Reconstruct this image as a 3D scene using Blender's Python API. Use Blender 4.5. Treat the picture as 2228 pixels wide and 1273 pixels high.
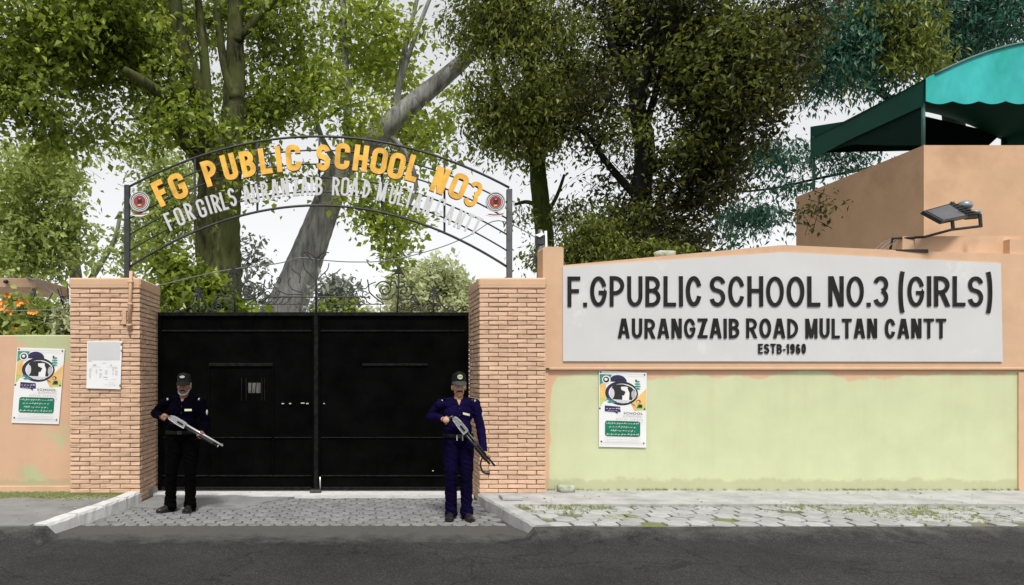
import bpy, math, random
import numpy as np
from mathutils import Vector, Matrix

for o in list(bpy.data.objects):
    bpy.data.objects.remove(o)
random.seed(7)
SC = bpy.context.scene
COL = SC.collection

# ------------------------------------------------------------------ camera
CX, CY, F, CAMZ = 780.0, 815.0, 1600.0, 1.7      # principal point and focal length in photo pixels
W, H = 2228.0, 1273.0
cam = bpy.data.cameras.new("camera")
cam.sensor_width = 36.0
cam.lens = F / W * 36.0
cam.shift_x = (W / 2 - CX) / W
cam.shift_y = (CY - H / 2) / W
cam.clip_start = 0.1
cam.clip_end = 600
camo = bpy.data.objects.new("camera", cam)
COL.objects.link(camo)
camo.location = (0, 0, CAMZ)
camo.rotation_euler = (math.radians(90), 0, 0)
SC.camera = camo

# ------------------------------------------------------------------ light: bright overcast
SUN_EL, SUN_AZ = 58.0, -6.0            # the veiled sun stands behind the camera, a little to the left
world = bpy.data.worlds.new("World")
SC.world = world
world.use_nodes = True
nt = world.node_tree
nt.nodes.clear()
out = nt.nodes.new("ShaderNodeOutputWorld")
sky = nt.nodes.new("ShaderNodeTexSky")
sky.sky_type = 'NISHITA'
sky.sun_disc = False
sky.sun_elevation = math.radians(SUN_EL)
sky.sun_rotation = math.radians(180 + SUN_AZ)
hsv = nt.nodes.new("ShaderNodeHueSaturation")
hsv.inputs['Saturation'].default_value = 0.12
nt.links.new(sky.outputs[0], hsv.inputs['Color'])
bg = nt.nodes.new("ShaderNodeBackground")
bg.inputs['Strength'].default_value = 0.05
nt.links.new(hsv.outputs[0], bg.inputs['Color'])
bg2 = nt.nodes.new("ShaderNodeBackground")          # the even white veil of cloud
bg2.inputs['Color'].default_value = (1.0, 1.0, 1.0, 1)
bg2.inputs['Strength'].default_value = 0.225
add = nt.nodes.new("ShaderNodeAddShader")
nt.links.new(bg.outputs[0], add.inputs[0])
nt.links.new(bg2.outputs[0], add.inputs[1])
nt.links.new(add.outputs[0], out.inputs['Surface'])

sl = bpy.data.lights.new("sun", 'SUN')
sl.energy = 1.75
sl.angle = math.radians(10)
sl.color = (1.0, 0.965, 0.91)
so = bpy.data.objects.new("sun", sl)
COL.objects.link(so)
_d = Vector((0.03, 0.55, -0.84)).normalized()
so.rotation_euler = _d.to_track_quat('-Z', 'Y').to_euler()
so.location = (-4, -10, 20)

SC.view_settings.view_transform = 'Standard'
SC.view_settings.look = 'None'
SC.view_settings.gamma = 1
SC.view_settings.use_curve_mapping = False
SC.view_settings.exposure = 0.95

# ------------------------------------------------------------------ helpers
def P(px, py, Y):
    return Vector(((px - CX) * Y / F, Y, CAMZ - (py - CY) * Y / F))

def tag(o, label=None, cat=None, group=None, kind=None):
    if label: o['label'] = label
    if cat: o['category'] = cat
    if group: o['group'] = group
    if kind: o['kind'] = kind
    return o

def empty(name, loc, label, cat, group=None):
    o = bpy.data.objects.new(name, None)
    o.empty_display_size = 0.2
    COL.objects.link(o)
    o.location = loc
    return tag(o, label, cat, group)

def wloc(o):
    v = Vector((0, 0, 0))
    while o is not None:
        v += o.location
        o = o.parent
    return v

def link_mesh(name, me, parent, origin):
    o = bpy.data.objects.new(name, me)
    COL.objects.link(o)
    if parent is not None:
        o.parent = parent
        o.location = Vector(origin) - wloc(parent)
    else:
        o.location = origin
    return o

def fast_mesh(name, V, loops, starts, mats=(), matidx=None, smooth=False):
    me = bpy.data.meshes.new(name)
    V = np.asarray(V, dtype=np.float32)
    me.vertices.add(len(V))
    me.vertices.foreach_set('co', V.ravel())
    me.loops.add(len(loops))
    me.loops.foreach_set('vertex_index', np.asarray(loops, dtype=np.int32))
    me.polygons.add(len(starts))
    me.polygons.foreach_set('loop_start', np.asarray(starts, dtype=np.int32))
    if matidx is not None:
        me.polygons.foreach_set('material_index', np.asarray(matidx, dtype=np.int32))
    me.polygons.foreach_set('use_smooth', np.full(len(starts), smooth))
    for m in mats:
        me.materials.append(m)
    me.update(calc_edges=True)
    me.validate()
    return me

class MB:
    def __init__(s):
        s.v, s.f, s.m = [], [], []
    def add(s, verts, faces, mi=0):
        b = len(s.v)
        s.v.extend([tuple(v) for v in verts])
        s.f.extend([tuple(i + b for i in f) for f in faces])
        s.m.extend([mi] * len(faces))
        return s
    def box(s, x0, x1, y0, y1, z0, z1, mi=0, bev=0.0):
        if bev <= 0:
            v = [(x0, y0, z0), (x1, y0, z0), (x1, y1, z0), (x0, y1, z0), (x0, y0, z1), (x1, y0, z1), (x1, y1, z1), (x0, y1, z1)]
            f = [(0, 3, 2, 1), (4, 5, 6, 7), (0, 1, 5, 4), (1, 2, 6, 5), (2, 3, 7, 6), (3, 0, 4, 7)]
            return s.add(v, f, mi)
        b = min(bev, (x1 - x0) / 3, (y1 - y0) / 3, (z1 - z0) / 3)
        # chamfered box
        V, idx = [], {}
        X, Yy, Z = (x0, x1), (y0, y1), (z0, z1)
        for i in (0, 1):
            for j in (0, 1):
                for k in (0, 1):
                    sx, sy, sz = (1 if i == 0 else -1), (1 if j == 0 else -1), (1 if k == 0 else -1)
                    c = (X[i], Yy[j], Z[k])
                    idx[i, j, k, 'x'] = len(V); V.append((c[0], c[1] + sy * b, c[2] + sz * b))
                    idx[i, j, k, 'y'] = len(V); V.append((c[0] + sx * b, c[1], c[2] + sz * b))
                    idx[i, j, k, 'z'] = len(V); V.append((c[0] + sx * b, c[1] + sy * b, c[2]))
        Fc = []
        def face(l, n):
            p = [Vector(V[i]) for i in l]
            nn = (p[1] - p[0]).cross(p[2] - p[0])
            Fc.append(tuple(l) if nn.dot(Vector(n)) > 0 else tuple(reversed(l)))
        for i in (0, 1):
            n = -1 if i == 0 else 1
            face([idx[i, 0, 0, 'x'], idx[i, 1, 0, 'x'], idx[i, 1, 1, 'x'], idx[i, 0, 1, 'x']], (n, 0, 0))
            face([idx[0, i, 0, 'y'], idx[1, i, 0, 'y'], idx[1, i, 1, 'y'], idx[0, i, 1, 'y']], (0, n, 0))
            face([idx[0, 0, i, 'z'], idx[1, 0, i, 'z'], idx[1, 1, i, 'z'], idx[0, 1, i, 'z']], (0, 0, n))
        for i in (0, 1):
            for j in (0, 1):
                n = [(-1, 1)[i], (-1, 1)[j]]
                face([idx[i, j, 0, 'x'], idx[i, j, 0, 'y'], idx[i, j, 1, 'y'], idx[i, j, 1, 'x']], (n[0], n[1], 0))
                face([idx[i, 0, j, 'x'], idx[i, 0, j, 'z'], idx[i, 1, j, 'z'], idx[i, 1, j, 'x']], (n[0], 0, n[1]))
                face([idx[0, i, j, 'y'], idx[0, i, j, 'z'], idx[1, i, j, 'z'], idx[1, i, j, 'y']], (0, n[0], n[1]))
                for k in (0, 1):
                    face([idx[i, j, k, 'x'], idx[i, j, k, 'y'], idx[i, j, k, 'z']], (n[0], n[1], (-1, 1)[k]))
        return s.add(V, Fc, mi)
    def prism(s, poly, y0, y1, mi=0):
        """poly: list of (x, z), counter-clockwise seen from the camera (x right, z up)"""
        n = len(poly)
        A = sum(poly[i][0] * poly[(i + 1) % n][1] - poly[(i + 1) % n][0] * poly[i][1] for i in range(n))
        if A < 0: poly = poly[::-1]
        v = [(x, y0, z) for x, z in poly] + [(x, y1, z) for x, z in poly]
        f = [tuple(range(n)), tuple(range(2 * n - 1, n - 1, -1))]
        for i in range(n):
            j = (i + 1) % n
            f.append((i, i + n, j + n, j))
        return s.add(v, f, mi)
    def slab(s, poly, z0, z1, mi=0):
        """poly in (x, y), extruded in z"""
        n = len(poly)
        A = sum(poly[i][0] * poly[(i + 1) % n][1] - poly[(i + 1) % n][0] * poly[i][1] for i in range(n))
        if A < 0: poly = poly[::-1]
        v = [(x, y, z1) for x, y in poly] + [(x, y, z0) for x, y in poly]
        f = [tuple(range(n)), tuple(range(2 * n - 1, n - 1, -1))]
        for i in range(n):
            j = (i + 1) % n
            f.append((i, i + n, j + n, j))
        return s.add(v, f, mi)
    def tube(s, pts, rad, n=8, mi=0, cap=True, wob=0.0, rnd=None):
        pts = [Vector(p) for p in pts]
        if not hasattr(rad, '__len__'): rad = [rad] * len(pts)
        ring0 = len(s.v)
        t = (pts[1] - pts[0]).normalized()
        a = Vector((0, 0, 1)) if abs(t.z) < .9 else Vector((1, 0, 0))
        u = t.cross(a).normalized()
        V = []
        for i, p in enumerate(pts):
            if i == 0: tt = pts[1] - pts[0]
            elif i == len(pts) - 1: tt = pts[-1] - pts[-2]
            else: tt = pts[i + 1] - pts[i - 1]
            tt.normalize()
            u = (u - tt * u.dot(tt)).normalized()
            w = tt.cross(u)
            for k in range(n):
                an = 2 * math.pi * k / n
                r = rad[i]
                if wob: r *= 1 + wob * (math.sin(an * 3 + i * .35) * .6 + math.sin(an * 5 - i * .22 + 1.3) * .5 + (rnd.uniform(-.5, .5) if rnd else 0))
                V.append(p + (u * math.cos(an) + w * math.sin(an)) * r)
        Fc = []
        for i in range(len(pts) - 1):
            for k in range(n):
                k2 = (k + 1) % n
                Fc.append((i * n + k, i * n + k2, (i + 1) * n + k2, (i + 1) * n + k))
        if cap:
            Fc.append(tuple(range(n - 1, -1, -1)))
            Fc.append(tuple((len(pts) - 1) * n + k for k in range(n)))
        return s.add(V, Fc, mi)
    def ell(s, c, r, nu=12, nv=8, mi=0, M=None):
        V, Fc = [], []
        for j in range(1, nv):
            th = math.pi * j / nv
            for i in range(nu):
                ph = 2 * math.pi * i / nu
                V.append(Vector((math.sin(th) * math.cos(ph) * r[0], math.sin(th) * math.sin(ph) * r[1], math.cos(th) * r[2])))
        V.append(Vector((0, 0, r[2]))); V.append(Vector((0, 0, -r[2])))
        T, B = len(V) - 2, len(V) - 1
        for j in range(nv - 2):
            for i in range(nu):
                i2 = (i + 1) % nu
                Fc.append((j * nu + i, (j + 1) * nu + i, (j + 1) * nu + i2, j * nu + i2))
        for i in range(nu):
            i2 = (i + 1) % nu
            Fc.append((T, i, i2)); Fc.append((B, (nv - 2) * nu + i2, (nv - 2) * nu + i))
        if M is not None: V = [M @ v for v in V]
        return s.add([v + Vector(c) for v in V], Fc, mi)
    def disc(s, cx, cz, r, y0, y1, n=24, mi=0, rz=None):
        rz = rz or r
        return s.prism([(cx + r * math.cos(2 * math.pi * k / n), cz + rz * math.sin(2 * math.pi * k / n)) for k in range(n)], y0, y1, mi)
    def ring(s, cx, cz, r0, r1, y0, y1, n=32, mi=0, k=1.0):
        V, Fc = [], []
        for i in range(n):
            a = 2 * math.pi * i / n
            for r in (r0, r1):
                for y in (y0, y1):
                    V.append((cx + r * math.cos(a), y, cz + r * k * math.sin(a)))
        for i in range(n):
            j = (i + 1) % n
            a0, a1, b0, b1 = i * 4, i * 4 + 1, i * 4 + 2, i * 4 + 3
            c0, c1, d0, d1 = j * 4, j * 4 + 1, j * 4 + 2, j * 4 + 3
            Fc += [(a0, b0, d0, c0), (b0, b1, d1, d0), (b1, a1, c1, d1), (a1, a0, c0, c1)]
        return s.add(V, Fc, mi)
    def build(s, name, mats, parent=None, smooth=False, label=None, cat=None, group=None, kind=None, origin=None):
        if not isinstance(mats, (list, tuple)): mats = [mats]
        V = np.array(s.v, dtype=np.float32).reshape(-1, 3)
        if origin is None:
            lo, hi = V.min(0), V.max(0)
            origin = ((lo[0] + hi[0]) / 2, (lo[1] + hi[1]) / 2, lo[2] if parent is None else (lo[2] + hi[2]) / 2)
        V = V - np.array(origin, dtype=np.float32)
        loops = [i for f in s.f for i in f]
        starts = np.cumsum([0] + [len(f) for f in s.f[:-1]])
        me = fast_mesh(name, V, loops, starts, mats, s.m, smooth)
        o = link_mesh(name, me, parent, origin)
        return tag(o, label, cat, group, kind)

def catmull(pts, rad, k=6):
    pts = [Vector(p) for p in pts]
    P_, R_ = [], []
    n = len(pts)
    for i in range(n - 1):
        p0, p1, p2, p3 = pts[max(i - 1, 0)], pts[i], pts[i + 1], pts[min(i + 2, n - 1)]
        for j in range(k):
            t = j / k
            P_.append(0.5 * ((2 * p1) + (p2 - p0) * t + (2 * p0 - 5 * p1 + 4 * p2 - p3) * t * t + (3 * p1 - p0 - 3 * p2 + p3) * t ** 3))
            R_.append(rad[i] * (1 - t) + rad[i + 1] * t)
    P_.append(pts[-1]); R_.append(rad[-1])
    return P_, R_

# ------------------------------------------------------------------ materials
def new_mat(name):
    m = bpy.data.materials.new(name)
    m.use_nodes = True
    n = m.node_tree
    b = n.nodes['Principled BSDF']
    return m, n, b

def lnk(n, a, b): n.links.new(a, b)

def pos_noise(n, scale, detail=4.0, rough=.6, stretch=None):
    g = n.nodes.new("ShaderNodeNewGeometry")
    src = g.outputs['Position']
    if stretch:
        mp = n.nodes.new("ShaderNodeMapping")
        mp.inputs['Scale'].default_value = stretch
        lnk(n, src, mp.inputs['Vector']); src = mp.outputs[0]
    t = n.nodes.new("ShaderNodeTexNoise")
    t.inputs['Scale'].default_value = scale
    t.inputs['Detail'].default_value = detail
    t.inputs['Roughness'].default_value = rough
    lnk(n, src, t.inputs['Vector'])
    return t.outputs['Fac']

def ramp(n, fac, stops):
    r = n.nodes.new("ShaderNodeValToRGB")
    e = r.color_ramp.elements
    while len(e) < len(stops): e.new(0.5)
    for el, (p, c) in zip(e, stops):
        el.position = p
        el.color = (*c, 1) if len(c) == 3 else c
    lnk(n, fac, r.inputs['Fac'])
    return r.outputs['Color']

def mixc(n, fac, a, b, mode='MIX'):
    m = n.nodes.new("ShaderNodeMix")
    m.data_type = 'RGBA'
    m.blend_type = mode
    for sock, v in ((m.inputs['Factor'], fac), (m.inputs['A'], a), (m.inputs['B'], b)) if False else ((m.inputs[0], fac), (m.inputs[6], a), (m.inputs[7], b)):
        if hasattr(v, 'links') or hasattr(v, 'is_output'): lnk(n, v, sock)
        elif isinstance(v, (int, float)): sock.default_value = v
        else: sock.default_value = (*v, 1)
    return m.outputs[2]

def bump(n, b, fac, strength=.3, dist=.01):
    bp = n.nodes.new("ShaderNodeBump")
    bp.inputs['Strength'].default_value = strength
    bp.inputs['Distance'].default_value = dist
    lnk(n, fac, bp.inputs['Height'])
    lnk(n, bp.outputs[0], b.inputs['Normal'])

def simple(name, col, rough=.6, var=.15, scale=8, bmp=.15, metal=0.0, spec=.4, obj_rand=0.0, dist=.006, stain=None, stretch=None):
    m, n, b = new_mat(name)
    f = pos_noise(n, scale, stretch=stretch)
    lo = tuple(max(0, c * (1 - var)) for c in col); hi = tuple(min(1, c * (1 + var)) for c in col)
    c = ramp(n, f, [(.3, lo), (.7, hi)])
    if stain:
        f2 = pos_noise(n, stain[1], 5, .65)
        fm = ramp(n, f2, [(stain[2], (0, 0, 0)), (stain[3], (1, 1, 1))])
        c = mixc(n, fm, c, stain[0])
    if obj_rand:
        oi = n.nodes.new("ShaderNodeObjectInfo")
        rr = ramp(n, oi.outputs['Random'], [(0, (1 - obj_rand,) * 3), (1, (1 + obj_rand * .3,) * 3)])
        c = mixc(n, 1.0, c, rr, 'MULTIPLY')
    lnk(n, c, b.inputs['Base Color'])
    b.inputs['Roughness'].default_value = rough
    b.inputs['Metallic'].default_value = metal
    b.inputs['Specular IOR Level'].default_value = spec
    if bmp: bump(n, b, pos_noise(n, scale * 5, 5), bmp, dist)
    return m

PEACH = (.60, .395, .255)
M = {}
M['brick'] = simple('painted_brick', (.635, .43, .295), .75, .10, 6, .35, obj_rand=.15, spec=.25, stain=((.52, .335, .215), 9, .56, .72))
M['mortar'] = simple('dark_mortar', (.27, .16, .10), .9, .3, 12, .3, spec=.1)
M['plaster'] = simple('peach_plaster', PEACH, .8, .07, 2.2, .12, spec=.25, stain=((.52, .33, .21), 1.3, .55, .75))
M['tower'] = simple('tower_plaster', (.56, .36, .225), .8, .08, 1.6, .12, spec=.25, stain=((.45, .28, .17), 1.0, .52, .72))
M['panel'] = simple('grey_white_panel', (.57, .57, .57), .55, .04, 1.5, .03, spec=.3, stain=((.70, .70, .70), .9, .60, .72))
M['blackletter'] = simple('black_letter', (.012, .012, .012), .55, .6, 7, .05, spec=.2)
M['letterside'] = simple('letter_edge', (.10, .10, .10), .5, .3, 9, .05)
M['yellow'] = simple('yellow_letter', (.78, .43, .06), .4, .30, 5, .05)
M['lettersilver'] = simple('silver_letter', (.56, .56, .56), .4, .08, 4, .03, metal=.0)
M['redside'] = simple('red_letter_side', (.28, .04, .012), .5, .2, 5, 0)
M['iron'] = simple('dark_iron', (.035, .035, .037), .5, .4, 9, .1, spec=.4)
M['ironlight'] = simple('worn_iron_pole', (.10, .10, .105), .45, .3, 6, .1)
M['gate'] = simple('black_gate_paint', (.0022, .0022, .0022), .6, .5, 3, .05, spec=.015)
M['gateedge'] = simple('worn_gate_edge', (.007, .007, .007), .5, .8, 14, .1, spec=.10)
M['chrome'] = simple('bare_steel', (.62, .62, .63), .3, .15, 10, .03, metal=.6)
M['paper'] = simple('white_paper', (.74, .74, .74), .5, .03, 3, 0)
M['paper2'] = simple('grey_paper', (.56, .56, .56), .5, .03, 3, 0)
M['printgrey'] = simple('grey_print', (.42, .42, .42), .5, .1, 20, 0)
M['navy'] = simple('navy_print', (.03, .02, .10), .5, .1, 9, 0)
M['teal'] = simple('teal_print', (.05, .26, .20), .5, .15, 9, 0)
M['green'] = simple('green_print', (.0, .16, .085), .5, .15, 9, 0)
M['lime'] = simple('lime_print', (.50, .55, .16), .5, .15, 9, 0)
M['amber'] = simple('amber_print', (.72, .46, .16), .5, .15, 9, 0)
M['ink'] = simple('black_ink', (.02, .02, .02), .5, .1, 9, 0)
M['cement'] = simple('pale_cement', (.39, .39, .385), .85, .18, 3.5, .3, spec=.2, stain=((.22, .22, .21), 2.2, .55, .75))
M['white_cement'] = simple('white_cement', (.58, .58, .57), .8, .12, 5, .3, spec=.2, stain=((.25, .25, .24), 6, .66, .72))
M['drivecement'] = simple('grey_cement_patch', (.22, .22, .22), .85, .15, 3, .25, spec=.2, stain=((.13, .13, .13), 2, .55, .8))
M['paver'] = simple('grey_paver', (.215, .215, .215), .85, .18, 9, .3, obj_rand=.2, spec=.2)
M['walkpaver'] = simple('pale_paver', (.38, .38, .375), .85, .15, 7, .3, obj_rand=.22, spec=.2, stain=((.22, .25, .085), 1.3, .60, .66))
M['grout'] = simple('dirt_joint', (.085, .085, .08), .95, .4, 8, .3, spec=.1)
M['grout2'] = simple('mossy_joint', (.15, .15, .10), .95, .4, 4, .3, spec=.1, stain=((.17, .21, .06), 1.3, .5, .6))
def asphalt_mat():
    m, n, b = new_mat('asphalt')
    sp_ = ramp(n, pos_noise(n, 75, 3, .8), [(.38, (.016, .016, .0165)), (.54, (.033, .033, .034)), (.68, (.085, .084, .082))])
    c = mixc(n, 1.0, sp_, ramp(n, pos_noise(n, .8, 5, .65), [(.36, (.72, .72, .72)), (.62, (1.12, 1.11, 1.09))]), 'MULTIPLY')
    g = n.nodes.new("ShaderNodeNewGeometry")
    wv = n.nodes.new("ShaderNodeTexNoise"); wv.inputs['Scale'].default_value = 2.2; wv.inputs['Detail'].default_value = 5
    lnk(n, g.outputs['Position'], wv.inputs['Vector'])
    va = n.nodes.new("ShaderNodeVectorMath"); va.operation = 'ADD'
    lnk(n, g.outputs['Position'], va.inputs[0]); lnk(n, wv.outputs['Color'], va.inputs[1])
    vo = n.nodes.new("ShaderNodeTexVoronoi"); vo.feature = 'DISTANCE_TO_EDGE'; vo.inputs['Scale'].default_value = .55
    lnk(n, va.outputs[0], vo.inputs['Vector'])
    c = mixc(n, ramp(n, vo.outputs['Distance'], [(.0, (.8,) * 3), (.012, (0, 0, 0))]), c, (.010, .010, .010))
    s2 = n.nodes.new("ShaderNodeSeparateXYZ"); lnk(n, g.outputs['Position'], s2.inputs[0])      # dust drifted up along the paving
    mr = n.nodes.new("ShaderNodeMapRange"); mr.inputs['From Min'].default_value = 7.1; mr.inputs['From Max'].default_value = 8.6; lnk(n, s2.outputs['Y'], mr.inputs['Value'])
    ad = n.nodes.new("ShaderNodeMath"); ad.operation = 'ADD'; lnk(n, mr.outputs[0], ad.inputs[0]); lnk(n, pos_noise(n, 3.5, 7, .75), ad.inputs[1])
    c = mixc(n, ramp(n, ad.outputs[0], [(.72, (0, 0, 0)), (1.35, (.55,) * 3)]), c, (.13, .125, .115))
    lnk(n, c, b.inputs['Base Color'])
    b.inputs['Roughness'].default_value = .9
    b.inputs['Specular IOR Level'].default_value = .2
    bump(n, b, pos_noise(n, 75, 3, .8), .5, .006)
    return m
M['asphalt'] = asphalt_mat()
M['oldkerb'] = simple('grimy_kerb', (.075, .075, .074), .9, .3, 6, .4, spec=.15)
M['verge'] = simple('mossy_ground', (.24, .24, .225), .95, .2, 5, .4, spec=.1)
M['earth'] = simple('pale_earth', (.46, .45, .42), .95, .2, .8, .3, spec=.1)
M['stone'] = simple('mossy_stone', (.42, .43, .36), .85, .2, 14, .4, spec=.2, stain=((.22, .27, .12), 12, .5, .65))
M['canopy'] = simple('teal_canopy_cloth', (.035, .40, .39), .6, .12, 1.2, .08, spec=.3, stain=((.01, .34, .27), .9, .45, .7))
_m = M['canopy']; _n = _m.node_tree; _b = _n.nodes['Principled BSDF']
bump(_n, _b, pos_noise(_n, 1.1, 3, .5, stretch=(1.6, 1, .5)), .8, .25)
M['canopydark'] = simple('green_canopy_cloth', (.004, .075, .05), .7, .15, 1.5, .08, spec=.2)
M['canopyshade'] = simple('canopy_interior_shade', (.0015, .022, .015), .75, .2, 2, .1, spec=.1)  # shade of the canopy interior put into a near-black green
M['pole'] = simple('painted_pole', (.06, .16, .14), .5, .2, 5, .05)
M['lampbody'] = simple('floodlight_housing', (.016, .016, .016), .4, .3, 12, .05)
M['lampback'] = simple('floodlight_back', (.28, .30, .32), .4, .2, 12, .05, metal=.4)
M['lampglass'] = simple('floodlight_glass', (.07, .07, .075), .12, .3, 5, 0, spec=.6)
M['cable'] = simple('grey_cable', (.18, .18, .18), .6, .2, 9, 0)
M['skin1'] = simple('skin', (.44, .245, .155), .5, .12, 25, .05, spec=.35)
M['skin2'] = simple('darker_skin', (.27, .125, .085), .5, .12, 25, .05, spec=.35)
M['uniform1'] = simple('navy_uniform', (.0045, .0024, .026), .85, .4, 14, .5, spec=.05, dist=.01)
M['uniform2'] = simple('dark_navy_uniform', (.0007, .0004, .0030), .9, .6, 9, .5, spec=.03, dist=.01)
M['trouser2'] = simple('black_trousers', (.0012, .0012, .0014), .9, .4, 14, .4, spec=.03, dist=.01)
M['trouser1'] = simple('navy_trousers', (.0026, .0013, .015), .85, .6, 6, .5, spec=.05, dist=.01)
M['shoe'] = simple('black_leather', (.016, .015, .014), .38, .3, 20, .1, spec=.45)
M['cap'] = simple('black_cap_cloth', (.006, .0065, .006), .75, .3, 30, .2, spec=.15)
M['visor'] = simple('cap_visor', (.035, .037, .034), .5, .2, 20, .1)
M['badge'] = simple('cap_badge', (.50, .52, .33), .4, .35, 90, 0)
M['badgewhite'] = simple('silver_badge', (.42, .42, .38), .4, .35, 70, 0)
M['hair'] = simple('black_hair', (.012, .008, .006), .6, .3, 60, .2)
M['greyhair'] = simple('grey_beard', (.30, .29, .28), .7, .3, 70, .3)
M['eye'] = simple('eye_white', (.6, .58, .55), .3, .05, 10, 0)
M['gunsteel'] = simple('gun_steel', (.60, .60, .61), .28, .2, 30, .02, metal=.5)
M['gunblack'] = simple('gun_black', (.012, .012, .013), .35, .3, 30, .05, spec=.5)
M['nametag'] = simple('name_tag', (.62, .62, .42), .5, .25, 120, 0)
M['white'] = simple('white_paint', (.75, .75, .75), .5, .05, 10, .02)
M['logored'] = simple('logo_red', (.30, .035, .03), .5, .35, 30, 0)
M['orange'] = simple('orange_petals', (.75, .30, .04), .6, .3, 20, 0)
M['roofslab'] = simple('roof_slab_plaster', (.50, .33, .22), .8, .1, 2, .1)
M['black'] = M['ink']

def wall_two_tone(name, a, b, scale, lo, hi, ygrad=None):
    m, n, bs = new_mat(name)
    f = pos_noise(n, scale, 5, .6)
    if ygrad:     # repainted band: the old peach coat shows along the top and the left end of the wall
        g = n.nodes.new("ShaderNodeNewGeometry")
        sp = n.nodes.new("ShaderNodeSeparateXYZ"); lnk(n, g.outputs['Position'], sp.inputs[0])
        acc = f
        for axis, p0, p1 in ygrad:
            mr = n.nodes.new("ShaderNodeMapRange")
            mr.inputs['From Min'].default_value = p0; mr.inputs['From Max'].default_value = p1
            lnk(n, sp.outputs[axis], mr.inputs['Value'])
            ad = n.nodes.new("ShaderNodeMath"); ad.operation = 'ADD'
            lnk(n, acc, ad.inputs[0]); lnk(n, mr.outputs[0], ad.inputs[1]); acc = ad.outputs[0]
        f = acc
    fm = ramp(n, f, [(lo, (0, 0, 0)), (hi, (1, 1, 1))])
    c = mixc(n, fm, a, b)
    f3 = pos_noise(n, 2.5, 4)
    c = mixc(n, 1.0, c, ramp(n, f3, [(.3, (.95,) * 3), (.7, (1.04,) * 3)]), 'MULTIPLY')
    st = pos_noise(n, 2.2, 5, .7, stretch=(2.2, 1, .16))         # rain streaks
    c = mixc(n, 1.0, c, ramp(n, st, [(.34, (.965, .96, .95)), (.52, (1, 1, 1))]), 'MULTIPLY')
    g2 = n.nodes.new("ShaderNodeNewGeometry"); s2 = n.nodes.new("ShaderNodeSeparateXYZ"); lnk(n, g2.outputs['Position'], s2.inputs[0])
    m2 = n.nodes.new("ShaderNodeMapRange"); m2.inputs['From Min'].default_value = .38; m2.inputs['From Max'].default_value = .10; lnk(n, s2.outputs['Z'], m2.inputs['Value'])
    a2 = n.nodes.new("ShaderNodeMath"); a2.operation = 'ADD'; lnk(n, m2.outputs[0], a2.inputs[0]); lnk(n, pos_noise(n, 4.5, 6, .7), a2.inputs[1])
    c = mixc(n, ramp(n, a2.outputs[0], [(.85, (0, 0, 0)), (1.25, (.45, .45, .45))]), c, (.34, .33, .20))      # mud splashed along the foot
    lnk(n, c, bs.inputs['Base Color'])
    bs.inputs['Roughness'].default_value = .8
    bs.inputs['Specular IOR Level'].default_value = .25
    bump(n, bs, pos_noise(n, 14, 5), .12, .006)
    return m
PGREEN = (.545, .58, .36)
M['lowwall'] = wall_two_tone('pale_green_paint', PGREEN, (.64, .41, .27), 1.4, .86, .93, [('Z', 1.52, 1.97), ('X', 2.72, 2.47)])
M['leftwall'] = wall_two_tone('peach_and_green_paint', (.60, .385, .255), (.44, .47, .27), 1.3, .59, .67, [('Z', 1.7, 4.8)])

def bark(name, dark, light, moss=None, scale=9):
    m, n, b = new_mat(name)
    f = pos_noise(n, scale, 6, .7, stretch=(1, 1, .18))
    c = ramp(n, f, [(.35, dark), (.65, light)])
    if moss:
        c = mixc(n, ramp(n, pos_noise(n, 1.6, 4), [(.45, (0, 0, 0)), (.62, (1, 1, 1))]), c, moss)
    lnk(n, c, b.inputs['Base Color'])
    b.inputs['Roughness'].default_value = .9
    b.inputs['Specular IOR Level'].default_value = .15
    bump(n, b, f, .9, .05)
    return m
M['bark1'] = bark('mossy_bark', (.010, .010, .005), (.12, .125, .05), (.085, .10, .03))
M['bark2'] = bark('grey_bark', (.13, .13, .125), (.40, .395, .38))
M['bark3'] = bark('green_bark', (.02, .028, .005), (.07, .09, .018), (.06, .085, .01))
M['bark4'] = bark('black_bark', (.007, .007, .006), (.02, .02, .017))

def leafmat(name, stops, trans=.35, tcol=(.30, .42, .04)):
    m, n, b = new_mat(name)
    at = n.nodes.new("ShaderNodeAttribute"); at.attribute_name = 'tone'
    c = ramp(n, at.outputs['Fac'], stops)
    lnk(n, c, b.inputs['Base Color'])
    b.inputs['Roughness'].default_value = .45
    b.inputs['Specular IOR Level'].default_value = .35
    tr = n.nodes.new("ShaderNodeBsdfTranslucent")
    tc = mixc(n, 1.0, c, tcol, 'ADD') if False else mixc(n, .6, c, tcol)
    lnk(n, tc, tr.inputs['Color'])
    mx = n.nodes.new("ShaderNodeMixShader")
    mx.inputs[0].default_value = trans
    lnk(n, b.outputs[0], mx.inputs[1]); lnk(n, tr.outputs[0], mx.inputs[2])
    o = n.nodes['Material Output']
    lnk(n, mx.outputs[0], o.inputs['Surface'])
    return m
M['leaf1'] = leafmat('broad_leaves', [(0, (.010, .015, .002)), (.45, (0.120, 0.168, 0.022)), (.8, (0.287, 0.348, 0.048)), (1, (0.574, 0.632, 0.131))], .33, (0.574, 0.718, 0.065))  # darkest stop puts black shadows among the leaves into their colour
M['leaf2'] = leafmat('light_leaves', [(0, (0.060, 0.084, 0.013)), (.5, (0.184, 0.248, 0.029)), (1, (0.539, 0.608, 0.117))], .4, (0.732, 0.850, 0.117))
M['leaf3'] = leafmat('olive_leaves', [(0, (.016, .022, .003)), (.42, (.075, .10, .014)), (.75, (.19, .225, .035)), (1, (.40, .44, .10))], .36, (.38, .44, .06))
M['leaf4'] = leafmat('dark_leaves', [(0, (.005, .006, .002)), (.5, (.022, .027, .005)), (.8, (.085, .095, .015)), (1, (.22, .24, .05))], .24, (.20, .23, .025))
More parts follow.
